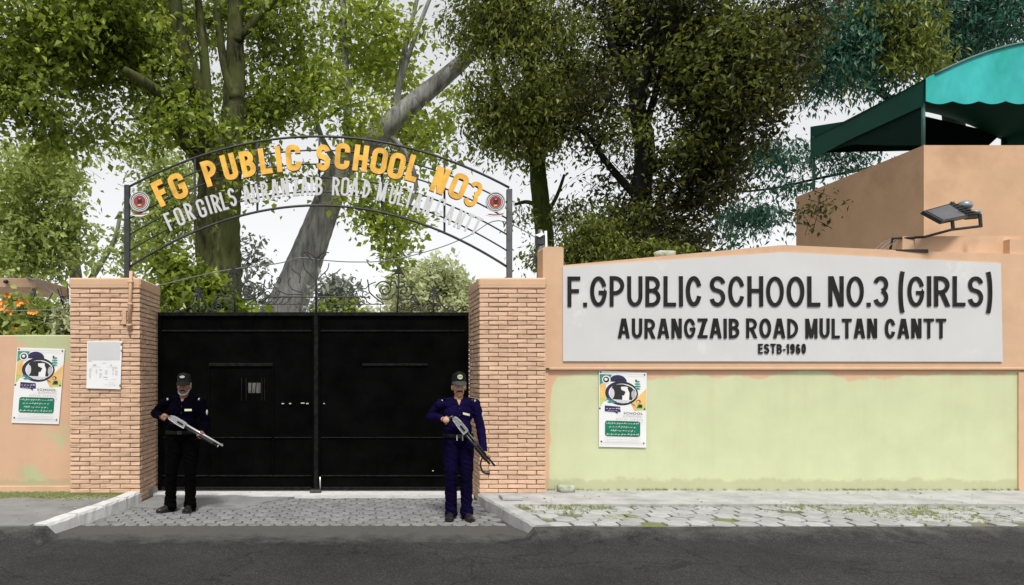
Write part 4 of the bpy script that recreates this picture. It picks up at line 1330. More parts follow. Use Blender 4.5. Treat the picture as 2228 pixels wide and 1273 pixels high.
    sc.append(smooth2([(0, 595), (300, 590), (640, 590)])); sc.append(smooth2([(170, 682), (500, 680), (870, 680)]))
    for k in range(5): sc.append(smooth2([(330 + k * 68, 592), (370 + k * 68, 610), (390 + k * 68, 650), (440 + k * 68, 680)], 3))
    sc.append(smooth2([(200, 560), (400, 555), (520, 500), (580, 420), (590, 370)])); sc.append(smooth2([(60, 120), (130, 60), (200, 55)])); sc.append(smooth2([(90, 150), (120, 120), (170, 70)]))
    sc.append(smooth2([(70, 370), (120, 320), (180, 260), (200, 180)])); sc.append(smooth2([(210, 540), (330, 500), (385, 420), (360, 360)])); sc.append(spiral(520, 545, 36, 1.2, 90)); sc.append(spiral(640, 555, 50, 1.3, 30)); sc.append(spiral(510, 380, 45, .8, 100)); sc.append(smooth2([(560, 480), (640, 490), (690, 440), (770, 410)]))
    sc.append(smooth2([(250, 420), (240, 330), (300, 290), (340, 250)]))
    for k, pts in enumerate(sc):
        bar(pts, th if k < 25 else .008, 'scroll')
    for x in (240, 510, 825): bar([(x, 682), (x, 775)], .006, 'scroll')
    return root
left_leaf = gate_leaf(GL, GM - .012, True, 'left black steel gate leaf with a wicket door and peephole', True)
right_leaf = gate_leaf(GM + .012, GR, False, 'right black steel gate leaf without a wicket door', False)
mb = MB(); mb.box(GM - .03, GM + .03, YG - .055, YG - .036, zbot, ztop + .012, bev=.004); mb.build('meeting_bar', M['gateedge'], right_leaf)
mb = MB(); mb.tube([(GM, YG - .02, ztop), (GM, YG - .02, GZ(560))], .016, 8); mb.build('centre_rod', M['iron'], right_leaf, smooth=True)
mb = MB(); mb.tube([(GX(697), YG - .07, GZ(1036)), (GX(697), YG - .07, GZ(1062))], .010, 8); mb.build('drop_bolt', M['chrome'], right_leaf, smooth=True)
mb = MB(); mb.box(GM - .08, GM + .08, YG - .2, YG - .03, .02, .06, bev=.01)
mb.build('gate_stop', M['iron'], label='dark iron gate stop on the threshold below the middle of the gate', cat='gate stop')

# ================================================================== ARCH SIGN
YA = 10.05
def AX(px): return (px - CX) * YA / F
def AZ(py): return CAMZ - (py - CY) * YA / F
arch = empty('arch_sign', (AX(690), YA, ZP), 'curved iron arch sign with yellow and silver school name letters over the gate', 'sign')
for px, pt, mt in ((277, 403, 'iron'), (1108, 412, 'ironlight')):
    mb = MB(); mb.box(AX(px) - .036, AX(px) + .036, YA - .036, YA + .036, ZP - .05, AZ(pt), bev=.006); mb.build('post', M[mt], arch)
    mb = MB(); mb.box(AX(px) - .08, AX(px) + .08, YA - .08, YA + .08, ZP, ZP + .012, bev=.003); mb.build('base_plate', M[mt], arch)
def arc_y(px, k, dy=0):
    u = (px - 692.5) / 413.0
    return 297 + 30 * k + dy + (110 + 5 * k) * u * u
for k in range(6):
    pts = []
    for i in range(41):
        px = 277 + (1108 - 277) * i / 40
        pts.append((AX(px), YA, AZ(arc_y(px, k))))
    mb = MB(); mb.tube(pts, .017 if k in (0, 5) else .011, 8); mb.build('arc_bar', M['iron'], arch, smooth=True)
for px in (424, 560, 695, 831, 967):
    mb = MB(); mb.box(AX(px) - .014, AX(px) + .014, YA - .01, YA + .01, AZ(arc_y(px, 5)), AZ(arc_y(px, 0)), bev=.003); mb.build('strut', M['iron'], arch)
YEL = [('F', 350, 420), ('G', 387, 405), ('P', 457, 376), ('U', 499, 363), ('B', 539, 356), ('L', 577, 350), ('I', 606, 346), ('C', 638, 343), ('S', 703, 343), ('C', 745, 340), ('H', 785, 344), ('O', 825, 350), ('O', 863, 361), ('L', 899, 366), ('N', 958, 392), ('O', 998, 405), ('3', 1030, 422)]
SIL = [('F', 368, 482), ('O', 390, 471), ('R', 412, 460), ('G', 438, 453), ('I', 454, 446), ('R', 470, 442), ('L', 487, 437), ('S', 505, 429), ('A', 537, 423), ('U', 555, 421), ('R', 576, 414), ('A', 598, 410), ('N', 620, 407), ('Z', 643, 406), ('A', 663, 405), ('I', 678, 405), ('B', 694, 405), ('R', 731, 405), ('O', 751, 406), ('A', 772, 407), ('D', 798, 411), ('M', 831, 417), ('U', 856, 424), ('L', 873, 427), ('T', 890, 433), ('A', 909, 442), ('N', 931, 446), ('C', 958, 451), ('A', 979, 467), ('N', 1001, 477), ('T', 1020, 484), ('T', 1037, 491)]
def arch_letters(lst, hpx, wpx, tpx, mats, yfr, dep, rnd):
    k = yfr / F
    for ch, px, py in lst:
        u = (px - 692.5) / 413.0
        slope = 2 * 118 * u / 413.0
        w = (wpx * LW[ch] if LW[ch] else tpx) * k
        h = hpx * k
        px2, py2 = CX + (px - CX), py
        x, z = (px - CX) * k, CAMZ - (py - CY) * k
        m2 = MB()
        stroke_letter(m2, ch, x - w / 2, z - h / 2, w, h, tpx * k * (.8 if ch == '3' else 1), yfr, dep, -math.atan(slope), rnd, 0, 1)
        m2.build('letter', mats, arch)
arch_letters(YEL, 57, 31, 11.5, [M['yellow'], M['redside']], YA - .085, .06, .40)
arch_letters(SIL, 40, 15.5, 5.0, [M['lettersilver'], M['lettersilver']], YA - .065, .035, .42)
for px, py in ((306, 440), (1077, 441)):
    x, z = AX(px), AZ(py)
    dsk = MB(); dsk.disc(x, z, .135, YA - .045, YA - .025, 32); d_ = dsk.build('emblem', M['white'], arch)
    mm = MB()
    mm.ring(x, z, .112, .122, YA - .047, YA - .0445, mi=0); mm.ring(x, z, .090, .099, YA - .047, YA - .0445, mi=0); mm.ring(x, z, .128, .135, YA - .048, YA - .0445, mi=2)
    mm.disc(x, z, .082, YA - .048, YA - .0445, 28, mi=1)
    mm.prism([(x - .030, z - .028), (x + .032, z - .022), (x + .036, z + .030), (x - .026, z + .036)], YA - .051, YA - .0482, mi=0)
    mm.prism([(x - .012, z + .030), (x + .012, z + .028), (x + .006, z + .044)], YA - .0535, YA - .0512, mi=2)
    mm.prism([(x - .030, z - .062), (x + .026, z - .058), (x + .018, z - .040), (x - .02, z - .042)], YA - .051, YA - .0482, mi=3)
    mm.build('emblem_print', [M['ink'], M['logored'], M['paper2'], M['amber']], d_)
    rb = MB()
    rib = [(-.11, -.150), (-.05, -.170), (.02, -.168), (.08, -.150), (.12, -.125), (.135, -.145), (.10, -.180), (.03, -.205), (-.05, -.205), (-.13, -.182)]
    rb.prism([(x + a, z + b) for a, b in rib], YA - .05, YA - .035, mi=0)
    rb.prism([(x + a * .82, z - .17 + (b + .17) * .35) for a, b in rib], YA - .053, YA - .0505, mi=1)
    rb.build('emblem_ribbon', [M['white'], M['logored']], d_)

# span wire behind the arch
wp = [P(330, 625, 11.2), P(480, 590, 11.2), P(600, 574, 11.2), P(655, 561, 11.2), P(700, 566, 11.2), P(770, 570, 11.2), P(850, 566, 11.2), P(950, 541, 11.2), P(1020, 513, 11.2), P(1085, 480, 11.2), P(1172, 520, 10.5)]
q_, r_ = catmull(wp, [.008] * len(wp))
mb = MB(); mb.tube(q_, r_, 6); mb.build('overhead_wire', M['cable'], smooth=True, label='thin grey wire sagging across behind the arch sign', cat='wire')
q_, r_ = catmull([P(-60, 677, 10.9), P(60, 676, 10.9), P(155, 672, 10.9)], [.008] * 3)
mb = MB(); mb.tube(q_, r_, 6); mb.build('overhead_wire', M['cable'], smooth=True, label='thin straight dark wire above the left boundary wall', cat='wire')

# open shelter behind the left wall (flat slab on posts)
root = empty('shelter', P(20, 815, 14.0), 'flat peach roof slab of a small open shelter behind the left wall', 'shelter')
a, b = P(-260, 605, 14), P(80, 627, 14)
mb = MB(); mb.box(a.x, b.x, 14, 15.6, b.z, a.z, bev=.02); mb.build('roof_slab', M['roofslab'], root)
for x in (a.x + .1, b.x - .1):
    for y in (14.1, 15.5):
        mb = MB(); mb.box(x - .045, x + .045, y - .045, y + .045, -.002, b.z + .001); mb.build('post', M['ironlight'], root)
mb = MB(); p_ = P(13, 613, 13.93); mb.ell(p_, (.05, .05, .04), 10, 8); mb.build('lamp', M['lampbody'], root, smooth=True)
q_, r_ = catmull([P(60, 605, 13.98), P(80, 613, 13.8), P(115, 636, 13.2), P(140, 655, 12.6), P(157, 676, 12.0), P(163, 720, 11.6)], [.02, .02, .018, .016, .016, .016])
mb = MB(); mb.tube(q_, r_, 8); mb.build('drain_pipe', M['cable'], root, smooth=True)

# ================================================================== TOWER WITH CANOPY
YT = 12.0
TX0 = (2010 - CX) * YT / F
TZ = CAMZ - (316 - CY) * YT / F
TD = 3.5
root = empty('guard_tower', (TX0 + 1.7, YT + TD / 2, 0), 'square peach plastered guard tower behind the sign wall', 'tower')
mb = MB()
th = .22
mb.box(TX0, TX0 + 4.1, YT, YT + th, 0, TZ); mb.box(TX0, TX0 + 4.1, YT + TD - th, YT + TD, 0, TZ); mb.box(TX0, TX0 + th, YT + th, YT + TD - th, 0, TZ); mb.box(TX0 + 4.1 - th, TX0 + 4.1, YT + th, YT + TD - th, 0, TZ)
mb.build('wall', M['tower'], root)
mb = MB(); mb.box(TX0 + th, TX0 + 4.1 - th, YT + th, YT + TD - th, TZ - 1.15, TZ - 1.0); mb.build('floor', M['roofslab'], root)
can = empty('canopy', (TX0 + 1.7, YT + TD / 2, TZ), 'teal green cloth canopy with a scalloped edge over the guard tower', 'canopy')
ze = CAMZ - (174 - CY) * YT / F
def vault(x):
    t = (x - TX0) / 3.9
    return ze + .62 * (1 - abs(2 * t - 1) ** 1.7)
N = 25
X_ = [TX0 - .02 + 3.94 * i / (N - 1) for i in range(N)]
mb = MB()
V, Fc = [], []
for y in (YT - .03, YT + TD * .5, YT + TD + .02 - .5):
    for x in X_: V.append((x, y, vault(min(max(x, TX0), TX0 + 3.9)) + .02 * (y > YT + 1 and y < YT + 2) * -1))
for j in range(2):
    for i in range(N - 1): Fc.append((j * N + i, j * N + i + 1, (j + 1) * N + i + 1, (j + 1) * N + i))
nV = len(V)
V += [(x, y, z - .02) for x, y, z in V]
Fc += [tuple(i + nV for i in f[::-1]) for f in Fc]
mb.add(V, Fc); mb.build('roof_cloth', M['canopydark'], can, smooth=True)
# front gable cloth with scalloped lower edge
zl = CAMZ - (226 - CY) * YT / F
mb = MB()
n = 97
up, lo = [], []
for i in range(n):
    x = TX0 + 3.9 * i / (n - 1)
    up.append((x, vault(x) + .01)); lo.append((x, zl - .05 * abs(math.sin(math.pi * 9 * i / (n - 1)))+ .03))
V = [(x, YT - .045, z) for x, z in up] + [(x, YT - .045 - .03 * math.sin(i * .5) * 0, z) for i, (x, z) in enumerate(lo)]
V += [(x, y + .012, z) for x, y, z in V]
Fc = []
for i in range(n - 1):
    Fc.append((n + i, n + i + 1, i + 1, i)); Fc.append((2 * n + i, 2 * n + i + 1, 3 * n + i + 1, 3 * n + i)); Fc.append((n + i, 3 * n + i, 3 * n + i + 1, n + i + 1)); Fc.append((i, i + 1, 2 * n + i + 1, 2 * n + i))
mb.add(V, Fc); mb.build('front_valance', M['canopy'], can)
mb = MB()
q_ = [(x, YT - .06, vault(x) + .0) for x in X_[1:-1]]
mb.tube(q_, .02, 8); mb.build('front_hoop', M['pole'], can, smooth=True)
yb_ = YT + TD - .5
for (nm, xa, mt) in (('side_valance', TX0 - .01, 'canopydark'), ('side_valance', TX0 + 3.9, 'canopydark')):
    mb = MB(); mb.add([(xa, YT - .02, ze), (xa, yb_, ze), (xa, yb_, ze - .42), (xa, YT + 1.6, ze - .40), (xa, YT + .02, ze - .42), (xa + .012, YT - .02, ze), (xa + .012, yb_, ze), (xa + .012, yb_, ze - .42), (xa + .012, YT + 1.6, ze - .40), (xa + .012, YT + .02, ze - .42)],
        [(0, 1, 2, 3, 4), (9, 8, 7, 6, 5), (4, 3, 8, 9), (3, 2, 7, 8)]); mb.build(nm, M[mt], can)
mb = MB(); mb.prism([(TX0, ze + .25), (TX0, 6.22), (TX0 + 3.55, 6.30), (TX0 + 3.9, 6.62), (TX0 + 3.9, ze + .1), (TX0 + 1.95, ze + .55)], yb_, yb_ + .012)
mb.build('back_shade_cloth', M['canopyshade'], can)  # back cloth coloured as dark as the shaded interior
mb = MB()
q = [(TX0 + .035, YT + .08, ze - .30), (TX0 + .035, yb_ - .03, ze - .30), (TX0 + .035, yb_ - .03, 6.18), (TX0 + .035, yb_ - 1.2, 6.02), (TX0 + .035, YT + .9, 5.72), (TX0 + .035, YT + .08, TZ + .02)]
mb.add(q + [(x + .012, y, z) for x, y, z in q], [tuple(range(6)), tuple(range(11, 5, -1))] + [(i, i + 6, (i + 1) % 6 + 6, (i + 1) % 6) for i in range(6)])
mb.build('side_shade_sheet', M['canopyshade'], can)  # dark sheet added where the shaded interior shows below the valance
for x, y in ((TX0 + .03, YT + .05), (TX0 + 3.87, YT + .05), (TX0 + .03, yb_ - .05), (TX0 + 3.87, yb_ - .05)):
    mb = MB(); mb.tube([(x, y, TZ if y < YT + 3.3 else TZ), (x, y, ze + .02)], .028, 10); mb.build('pole', M['pole'], can, smooth=True)
# ================================================================== TREES AND SHRUBS
def leaves(name, blobs, n_twigs, per, size, mat, parent, seed, droop=.5, hole=.0, hfreq=1.1, spread=.16, aspect=.55, bright=(.0, 1.0), twig_mat=None):
    """leaf-sized folded faces on drooping twigs spread through the volume of the crown.
    blobs: (px, py, rx_px, ry_px, distance, depth, weight)"""
    rng = np.random.default_rng(seed)
    w = np.array([b[2] * b[3] * b[6] for b in blobs], dtype=float); w /= w.sum()
    C_, R_ = [], []
    for b in blobs:
        c = P(b[0], b[1], b[4]); C_.append(c[:]); R_.append((b[2] * b[4] / F, b[5], b[3] * b[4] / F))
    C_ = np.array(C_); R_ = np.array(R_)
    got = []
    tot = 0
    while tot < n_twigs:
        k = rng.choice(len(blobs), size=n_twigs * 2, p=w)
        d = rng.normal(size=(n_twigs * 2, 3)); d /= np.linalg.norm(d, axis=1)[:, None]
        r = rng.random(n_twigs * 2) ** (1 / 2.4)
        p = C_[k] + d * R_[k] * r[:, None]
        if hole:
            q = p * hfreq
            nz = (np.sin(q[:, 0] * 2.1 + 1.7 * np.sin(q[:, 2] * 1.3 + seed)) + np.sin(q[:, 2] * 2.6 + 1.9 * np.sin(q[:, 1] * 1.1 + q[:, 0] * .9)) + np.sin(q[:, 1] * 1.9 + q[:, 0] * 1.4 + seed)) / 3
            keep = nz > hole - .45 + rng.normal(size=len(p)) * .12
        else:
            keep = np.ones(len(p), dtype=bool)
        keep &= p[:, 2] > .05
        p = p[keep]
        got.append(np.concatenate([p, C_[k][keep]], axis=1)); tot += len(p)
    tw = np.concatenate(got)[:n_twigs]; tc_ = tw[:, 3:]; tw = tw[:, :3]
    # the bare twig each cluster hangs on, running back into the crown
    d2 = tc_ - tw; d2 /= np.linalg.norm(d2, axis=1)[:, None] + 1e-6
    d2 = d2 + rng.normal(size=d2.shape) * .45; d2[:, 2] -= .1
    d2 /= np.linalg.norm(d2, axis=1)[:, None]
    ln = rng.uniform(.25, .7, n_twigs)[:, None]
    e1 = tw + d2 * ln; e0 = tw - d2 * ln * .35; e0[:, 2] -= .05
    wd = np.cross(d2, np.array([0.1, 1.0, 0.05])); wd /= np.linalg.norm(wd, axis=1)[:, None] + 1e-6
    wr = rng.uniform(.004, .009, n_twigs)[:, None]
    dp = np.cross(d2, wd)
    TV = np.stack([e1 + wd * wr, e1 - wd * wr, e1 + dp * wr * 1.5, e0], axis=1).reshape(-1, 3)
    tb = (np.arange(n_twigs) * 4)[:, None]
    TF = np.concatenate([tb + np.array(f) for f in ((0, 1, 3), (1, 2, 3), (2, 0, 3))], axis=1).ravel()
    t0 = TV.mean(0)
    to = link_mesh('twigs', fast_mesh('twigs', TV - t0, TF, np.arange(n_twigs * 3) * 3, [twig_mat or M['bark4']]), parent, tuple(float(t) for t in t0))
    tag(to, kind='stuff')
    n = n_twigs * per
    ctr = np.repeat(tw, per, axis=0)
    off = rng.normal(size=(n, 3)) * spread
    off[:, 2] = off[:, 2] * .8 - np.abs(off[:, 2]) * droop * .8
    pos = ctr + off
    # leaf direction: outwards and down
    dr = rng.normal(size=(n, 3)); dr[:, 2] = dr[:, 2] * .7 - droop * 1.3
    dr /= np.linalg.norm(dr, axis=1)[:, None]
    up = rng.normal(size=(n, 3)) * .8; up[:, 2] += .9
    sd = np.cross(dr, up); sd /= np.linalg.norm(sd, axis=1)[:, None] + 1e-9
    nm = np.cross(sd, dr)
    L = size * rng.uniform(.45, 1.55, n)[:, None]
    Wd = L * aspect * rng.uniform(.8, 1.15, n)[:, None]
    b0 = pos; tip = pos + dr * L
    mid = pos + dr * L * .42
    fold = nm * Wd * .25
    l_ = mid - sd * Wd * .5 + fold; r_ = mid + sd * Wd * .5 + fold
    V = np.empty((n, 4, 3)); V[:, 0] = b0; V[:, 1] = r_; V[:, 2] = tip; V[:, 3] = l_
    base = (np.arange(n) * 4)[:, None]
    tri = np.concatenate([base + np.array([0, 1, 2]), base + np.array([0, 2, 3])], axis=1).ravel()
    starts = np.arange(n * 2) * 3
    V = V.reshape(-1, 3)
    o0 = V.mean(0)
    me = fast_mesh(name, V - o0, tri, starts, [mat])
    tone = np.repeat(np.clip(rng.normal(.48, .34, n_twigs), 0, 1), per) * .62 + rng.random(n) * .38
    tone = bright[0] + (bright[1] - bright[0]) * tone
    at = me.attributes.new('tone', 'FLOAT', 'FACE')
    at.data.foreach_set('value', np.repeat(tone, 2).astype(np.float32))
    o = link_mesh(name, me, parent, tuple(float(t) for t in o0))
    return tag(o, kind='stuff')

def limb(mb, pts, Y, widths, wob=.05, seed=1, n=14, dY=None):
    """pts: photo pixels along the limb; widths: photo pixels across it"""
    W_ = [P(x, y, Y + (dY[i] if dY else 0)) for i, (x, y) in enumerate(pts)]
    R = [w * Y / F / 2 for w in widths]
    q, r = catmull(W_, R, 7)
    mb.tube(q, r, n, wob=wob, rnd=random.Random(seed))

def tree(name, label, Y, px_base, limbs, mat, blobs, leafargs, group='trees behind the school gate', extra=None):
    base = P(px_base, CY, Y); base.z = 0
    root = empty(name, base, label, 'tree' if 'shrub' not in name else 'shrub', group)
    for i, (pts, wd, *rest) in enumerate(limbs):
        mb = MB(); limb(mb, pts, Y, wd, rest[1] if len(rest) > 1 else .05, i + 3, 18 if i == 0 else 10, rest[0] if rest else None)
        mb.build('trunk' if i == 0 else 'limb', mat, root, smooth=True)
    leaves('crown', blobs, parent=root, **leafargs)
    if extra: leaves('crown', extra[0], parent=root, **extra[1])
    return root

# big mossy tree behind the left half of the gate
Y1 = 13.6
tree('broadleaf_tree', 'big mossy tree with a thick twin trunk behind the left gate leaf', Y1, 475,
     [([(478, 1020), (478, 800), (476, 650), (474, 520), (478, 420), (482, 340), (488, 290)], [128, 112, 98, 92, 92, 88, 74], [0] * 7, .10),
      ([(470, 380), (448, 290), (428, 200), (398, 110), (380, 0), (370, -120)], [62, 52, 42, 34, 26, 18], [0, -.2, -.5, -.8, -1.0, -1.2]),
      ([(495, 360), (506, 260), (512, 170), (512, 80), (515, -20), (520, -160)], [58, 52, 44, 38, 34, 24], [0, .1, .3, .4, .5, .5]),
      ([(472, 330), (420, 265), (372, 225), (330, 190), (270, 150)], [46, 38, 30, 22, 12], [0, -.4, -.9, -1.4, -1.8]),
      ([(460, 400), (430, 340), (395, 300), (360, 235), (350, 190)], [36, 34, 30, 24, 14], [0, -.2, -.4, -.6, -.8]),
      ([(452, 250), (446, 140), (436, 40), (420, -80)], [26, 22, 18, 12], [-.2, -.1, 0, .2]),
      ([(512, 215), (490, 150), (476, 60), (470, -60)], [26, 20, 16, 10], [0, .3, .5, .6]),
      ([(515, 90), (560, 40), (620, -30), (680, -120)], [22, 18, 14, 10], [.3, .2, .1, 0])],
     M['bark1'],
     [(60, 60, 230, 190, 12.6, 1.6, 1.15), (240, 90, 170, 200, 12.8, 1.8, 1.25), (430, 40, 180, 170, 15.0, 1.3, .8), (570, 90, 150, 170, 14.9, 1.3, .33), (620, 230, 110, 110, 13.8, 1.2, .28), (330, 250, 130, 80, 12.8, 1.2, .9), (100, 240, 160, 90, 12.4, 1.3, 1.0), (620, 20, 150, 120, 14.2, 1.4, .2), (300, -180, 420, 160, 13.4, 3.0, .5), (475, 430, 50, 60, 12.9, .3, .12), (500, 300, 50, 80, 12.7, .3, .3), (560, 260, 70, 90, 14.6, .7, .7)],
     dict(n_twigs=2650, per=14, size=.105, mat=M['leaf1'], seed=11, droop=.6, hole=.36, spread=.15, aspect=.72))

# grey leaning tree
Y2 = 16.0
tree('leaning_tree', 'pale grey tree leaning to the right behind the middle of the gate', Y2, 585,
     [([(560, 1000), (585, 800), (615, 690), (655, 590), (690, 500), (716, 430), (742, 370), (800, 312), (880, 240), (960, 175), (1030, 110), (1080, 40), (1120, -60)], [120, 104, 88, 78, 68, 62, 56, 50, 44, 38, 30, 22, 14], None, .04),
      ([(762, 345), (757, 250), (752, 150), (748, 40), (745, -60)], [26, 20, 16, 14, 10]),
      ([(860, 255), (868, 190), (880, 110), (900, 30), (920, -60)], [18, 14, 12, 10, 8]),
      ([(870, 180), (900, 90), (930, 10), (960, -60)], [12, 10, 9, 7]),
      ([(742, 370), (700, 300), (680, 220), (660, 120)], [16, 12, 9, 6]),
      ([(835, 285), (880, 330), (905, 400), (880, 470), (862, 530)], [14, 12, 9, 7, 5])],
     M['bark2'],
     [(700, 240, 130, 110, 15.0, 1.2, 1.0), (820, 200, 110, 110, 17.4, 1.2, .8), (880, 330, 90, 90, 17.3, 1.0, .8), (740, 60, 140, 110, 15.8, 1.5, .65), (980, 200, 60, 60, 17.2, .6, .2), (950, 300, 50, 90, 16.0, .8, .8), (830, 60, 100, 90, 16, 1.4, .35), (600, 360, 90, 60, 14.8, 1.0, .55), (850, 470, 75, 55, 15.2, .9, .55), (800, 430, 90, 50, 15.4, .9, .5), (862, 545, 26, 40, 15.2, .4, .7)],
     dict(n_twigs=760, per=13, size=.13, mat=M['leaf2'], seed=12, droop=.55, hole=.32, spread=.19, aspect=.7))

# tree with a green trunk, weeping crown
Y3 = 15.0
tree('weeping_tree', 'weeping olive green tree with a straight mossy trunk right of the gate', Y3, 1190,
     [([(1196, 1020), (1194, 800), (1190, 640), (1184, 520), (1176, 420), (1168, 340), (1160, 280), (1150, 180), (1145, 60), (1140, -80)], [50, 46, 42, 38, 36, 34, 30, 24, 18, 12], None, .09),
      ([(1165, 310), (1110, 240), (1080, 170), (1070, 90)], [20, 16, 12, 8]),
      ([(1160, 280), (1200, 220), (1240, 140), (1250, 40)], [20, 16, 12, 8]),
      ([(1188, 460), (1150, 440), (1120, 445)], [12, 9, 6]),
      ([(1180, 480), (1210, 430), (1228, 380)], [10, 8, 6])],
     M['bark3'],
     [(1110, 130, 110, 150, 14.4, 1.5, 1.25), (1060, 250, 60, 80, 14.3, .9, 1.0), (1160, 240, 110, 100, 14.5, 1.2, 1.3), (1080, 30, 130, 110, 14.6, 1.5, .8), (1240, 130, 90, 120, 14.5, 1.2, 1.0), (1175, 370, 28, 140, 14.8, .35, .5), (1130, 445, 45, 40, 14.9, .5, .5), (1230, 470, 60, 60, 15.2, .8, .5), (1200, 555, 60, 40, 14.5, .5, .5), (1100, -120, 220, 120, 14.6, 2, .5)],
     dict(n_twigs=1900, per=15, size=.10, mat=M['leaf3'], seed=13, droop=1.0, hole=.28, spread=.16, aspect=.45))

# dark tree
Y4 = 13.8
tree('dark_tree', 'tall dark tree with a black trunk behind the middle of the sign wall', Y4, 1395,
     [([(1392, 1020), (1392, 800), (1390, 620), (1386, 520), (1396, 420), (1402, 350), (1398, 290), (1388, 240), (1380, 160)], [56, 52, 48, 46, 42, 42, 44, 36, 20], None, .06),
      ([(1400, 300), (1412, 250), (1428, 195), (1440, 140)], [22, 16, 13, 10]),
      ([(1386, 250), (1400, 170), (1424, 100), (1436, 40), (1460, -20), (1480, -120)], [30, 30, 30, 30, 22, 14]),
      ([(1424, 120), (1452, 50), (1474, 0)], [18, 15, 10]),
      ([(1396, 440), (1350, 390), (1310, 340), (1285, 300), (1250, 275)], [18, 16, 13, 11, 8]),
      ([(1400, 400), (1440, 350), (1490, 325), (1540, 310)], [16, 13, 11, 8]),
      ([(1430, 110), (1540, 90), (1640, 50), (1720, 20), (1800, -10)], [18, 15, 13, 11, 8]),
      ([(1380, 180), (1345, 130), (1320, 60), (1310, -40)], [20, 16, 12, 8]),
      ([(1390, 560), (1430, 480), (1470, 440), (1510, 380)], [18, 14, 11, 8]),
      ([(1300, 318), (1308, 290), (1290, 280)], [14, 12, 8])],
     M['bark4'],
     [(1340, 60, 130, 150, 14.6, 1.2, 1.0), (1480, 40, 150, 130, 13.2, 1.7, 1.2), (1600, 110, 150, 150, 13.0, 1.6, 1.5), (1560, 250, 130, 110, 13.0, 1.3, 1.45), (1480, 200, 90, 110, 14.5, .9, .8), (1300, 220, 90, 90, 13.5, 1.2, .75), (1350, 330, 100, 70, 14.6, .8, .7), (1520, 380, 100, 80, 13.2, 1.1, 1.3), (1300, 380, 90, 60, 13.8, 1.0, .75), (1400, 470, 120, 70, 13.6, 1.0, 1.1), (1680, 150, 60, 90, 13.2, .9, .8), (1660, 20, 150, 120, 13.2, 1.5, 1.0), (1450, 530, 130, 40, 13.2, .8, 1.3), (1290, 510, 60, 50, 13.8, .8, .6), (1775, 455, 45, 40, 13.4, .35, .7), (1740, 470, 25, 40, 13.4, .3, .5), (1500, -160, 320, 130, 13.6, 2.6, .5)],
     dict(n_twigs=3500, per=14, size=.098, mat=M['leaf4'], seed=14, droop=.6, hole=.36, spread=.15, aspect=.5),
     extra=([(1430, 60, 160, 110, 12.6, .9, .6), (1590, 130, 130, 150, 12.2, .8, .7), (1330, 300, 90, 60, 13.0, .6, .6), (1500, 320, 90, 50, 12.8, .6, .6), (1340, 470, 90, 50, 13, .5, .6)],
            dict(n_twigs=380, per=13, size=.10, mat=M['leaf3'], seed=24, droop=.6, hole=.34, spread=.15, aspect=.5, bright=(.0, .8))))

# teal weeping tree behind the canopy
Y5 = 17.5
tree('feathery_tree', 'feathery blue green tree rising behind the teal canopy', Y5, 2120,
     [([(2120, 1000), (2110, 700), (2090, 400), (2060, 150), (2030, -40), (2000, -220)], [60, 54, 44, 34, 26, 16], None, .05),
      ([(2080, 330), (1990, 250), (1900, 190), (1830, 120)], [22, 18, 14, 9]),
      ([(2080, 360), (1940, 360), (1820, 380), (1680, 410), (1580, 420)], [9, 7, 6, 5, 3]),
      ([(2070, 220), (2130, 80), (2190, -20)], [20, 15, 10])],
     M['bark4'],
     [(1870, 40, 130, 110, 16.8, 1.5, 1.15), (1800, 110, 90, 90, 16.4, 1.1, 1.2), (2010, 40, 150, 100, 17.0, 1.6, 1.1), (2150, 30, 130, 90, 17.2, 1.5, .9), (1930, 130, 80, 60, 16.9, 1.0, .8), (1660, 330, 110, 26, 16.6, .7, .75), (1590, 400, 40, 70, 16.5, .6, .8), (1640, 465, 75, 26, 16.6, .6, .8), (1790, 340, 120, 30, 17, .6, .7), (1720, 400, 60, 20, 16.8, .5, .4), (1560, 480, 60, 40, 16.2, .6, .6), (1990, -110, 300, 110, 17.2, 2.4, .5)],
     dict(n_twigs=2700, per=15, size=.13, mat=M['leaf5'], seed=15, droop=1.1, hole=.12, spread=.17, aspect=.34),
     extra=([(1940, 70, 90, 70, 15.6, .6, 1.0), (2020, 120, 60, 40, 15.8, .4, .7), (1850, 150, 40, 50, 15.8, .4, .7), (1960, 20, 100, 50, 15.8, .5, .7)],
            dict(n_twigs=200, per=14, size=.13, mat=M['leaf3'], seed=25, droop=1.0, hole=.2, spread=.17, aspect=.36, bright=(.2, 1.0))))

# bright trees far left
Y6 = 21.0
tree('sunlit_tree', 'bright yellow green tree in the distance left of the arch', Y6, 175,
     [([(180, 950), (175, 700), (160, 560), (150, 450), (140, 360)], [36, 30, 24, 18, 12]),
      ([(170, 650), (215, 580), (250, 520), (262, 460)], [16, 13, 10, 7]),
      ([(160, 560), (100, 480), (60, 430)], [14, 11, 8])],
     M['bark2'],
     [(60, 400, 130, 100, 20.5, 1.8, 1.1), (190, 400, 110, 100, 20.6, 1.8, .75), (40, 520, 110, 80, 20.2, 1.5, 1.0), (170, 520, 90, 80, 20.4, 1.5, .7), (330, 380, 80, 110, 21, 1.5, .75), (300, 500, 60, 80, 21, 1.2, .8), (-60, 460, 120, 160, 20, 2, .8), (380, 440, 60, 110, 20.5, 1, .9), (90, 600, 110, 60, 20, 1.2, .7), (250, 570, 70, 50, 20.6, 1.0, .7)],
     dict(n_twigs=1350, per=12, size=.165, mat=M['leaf6'], seed=16, droop=.5, hole=.36, hfreq=.9, spread=.24, aspect=.6))

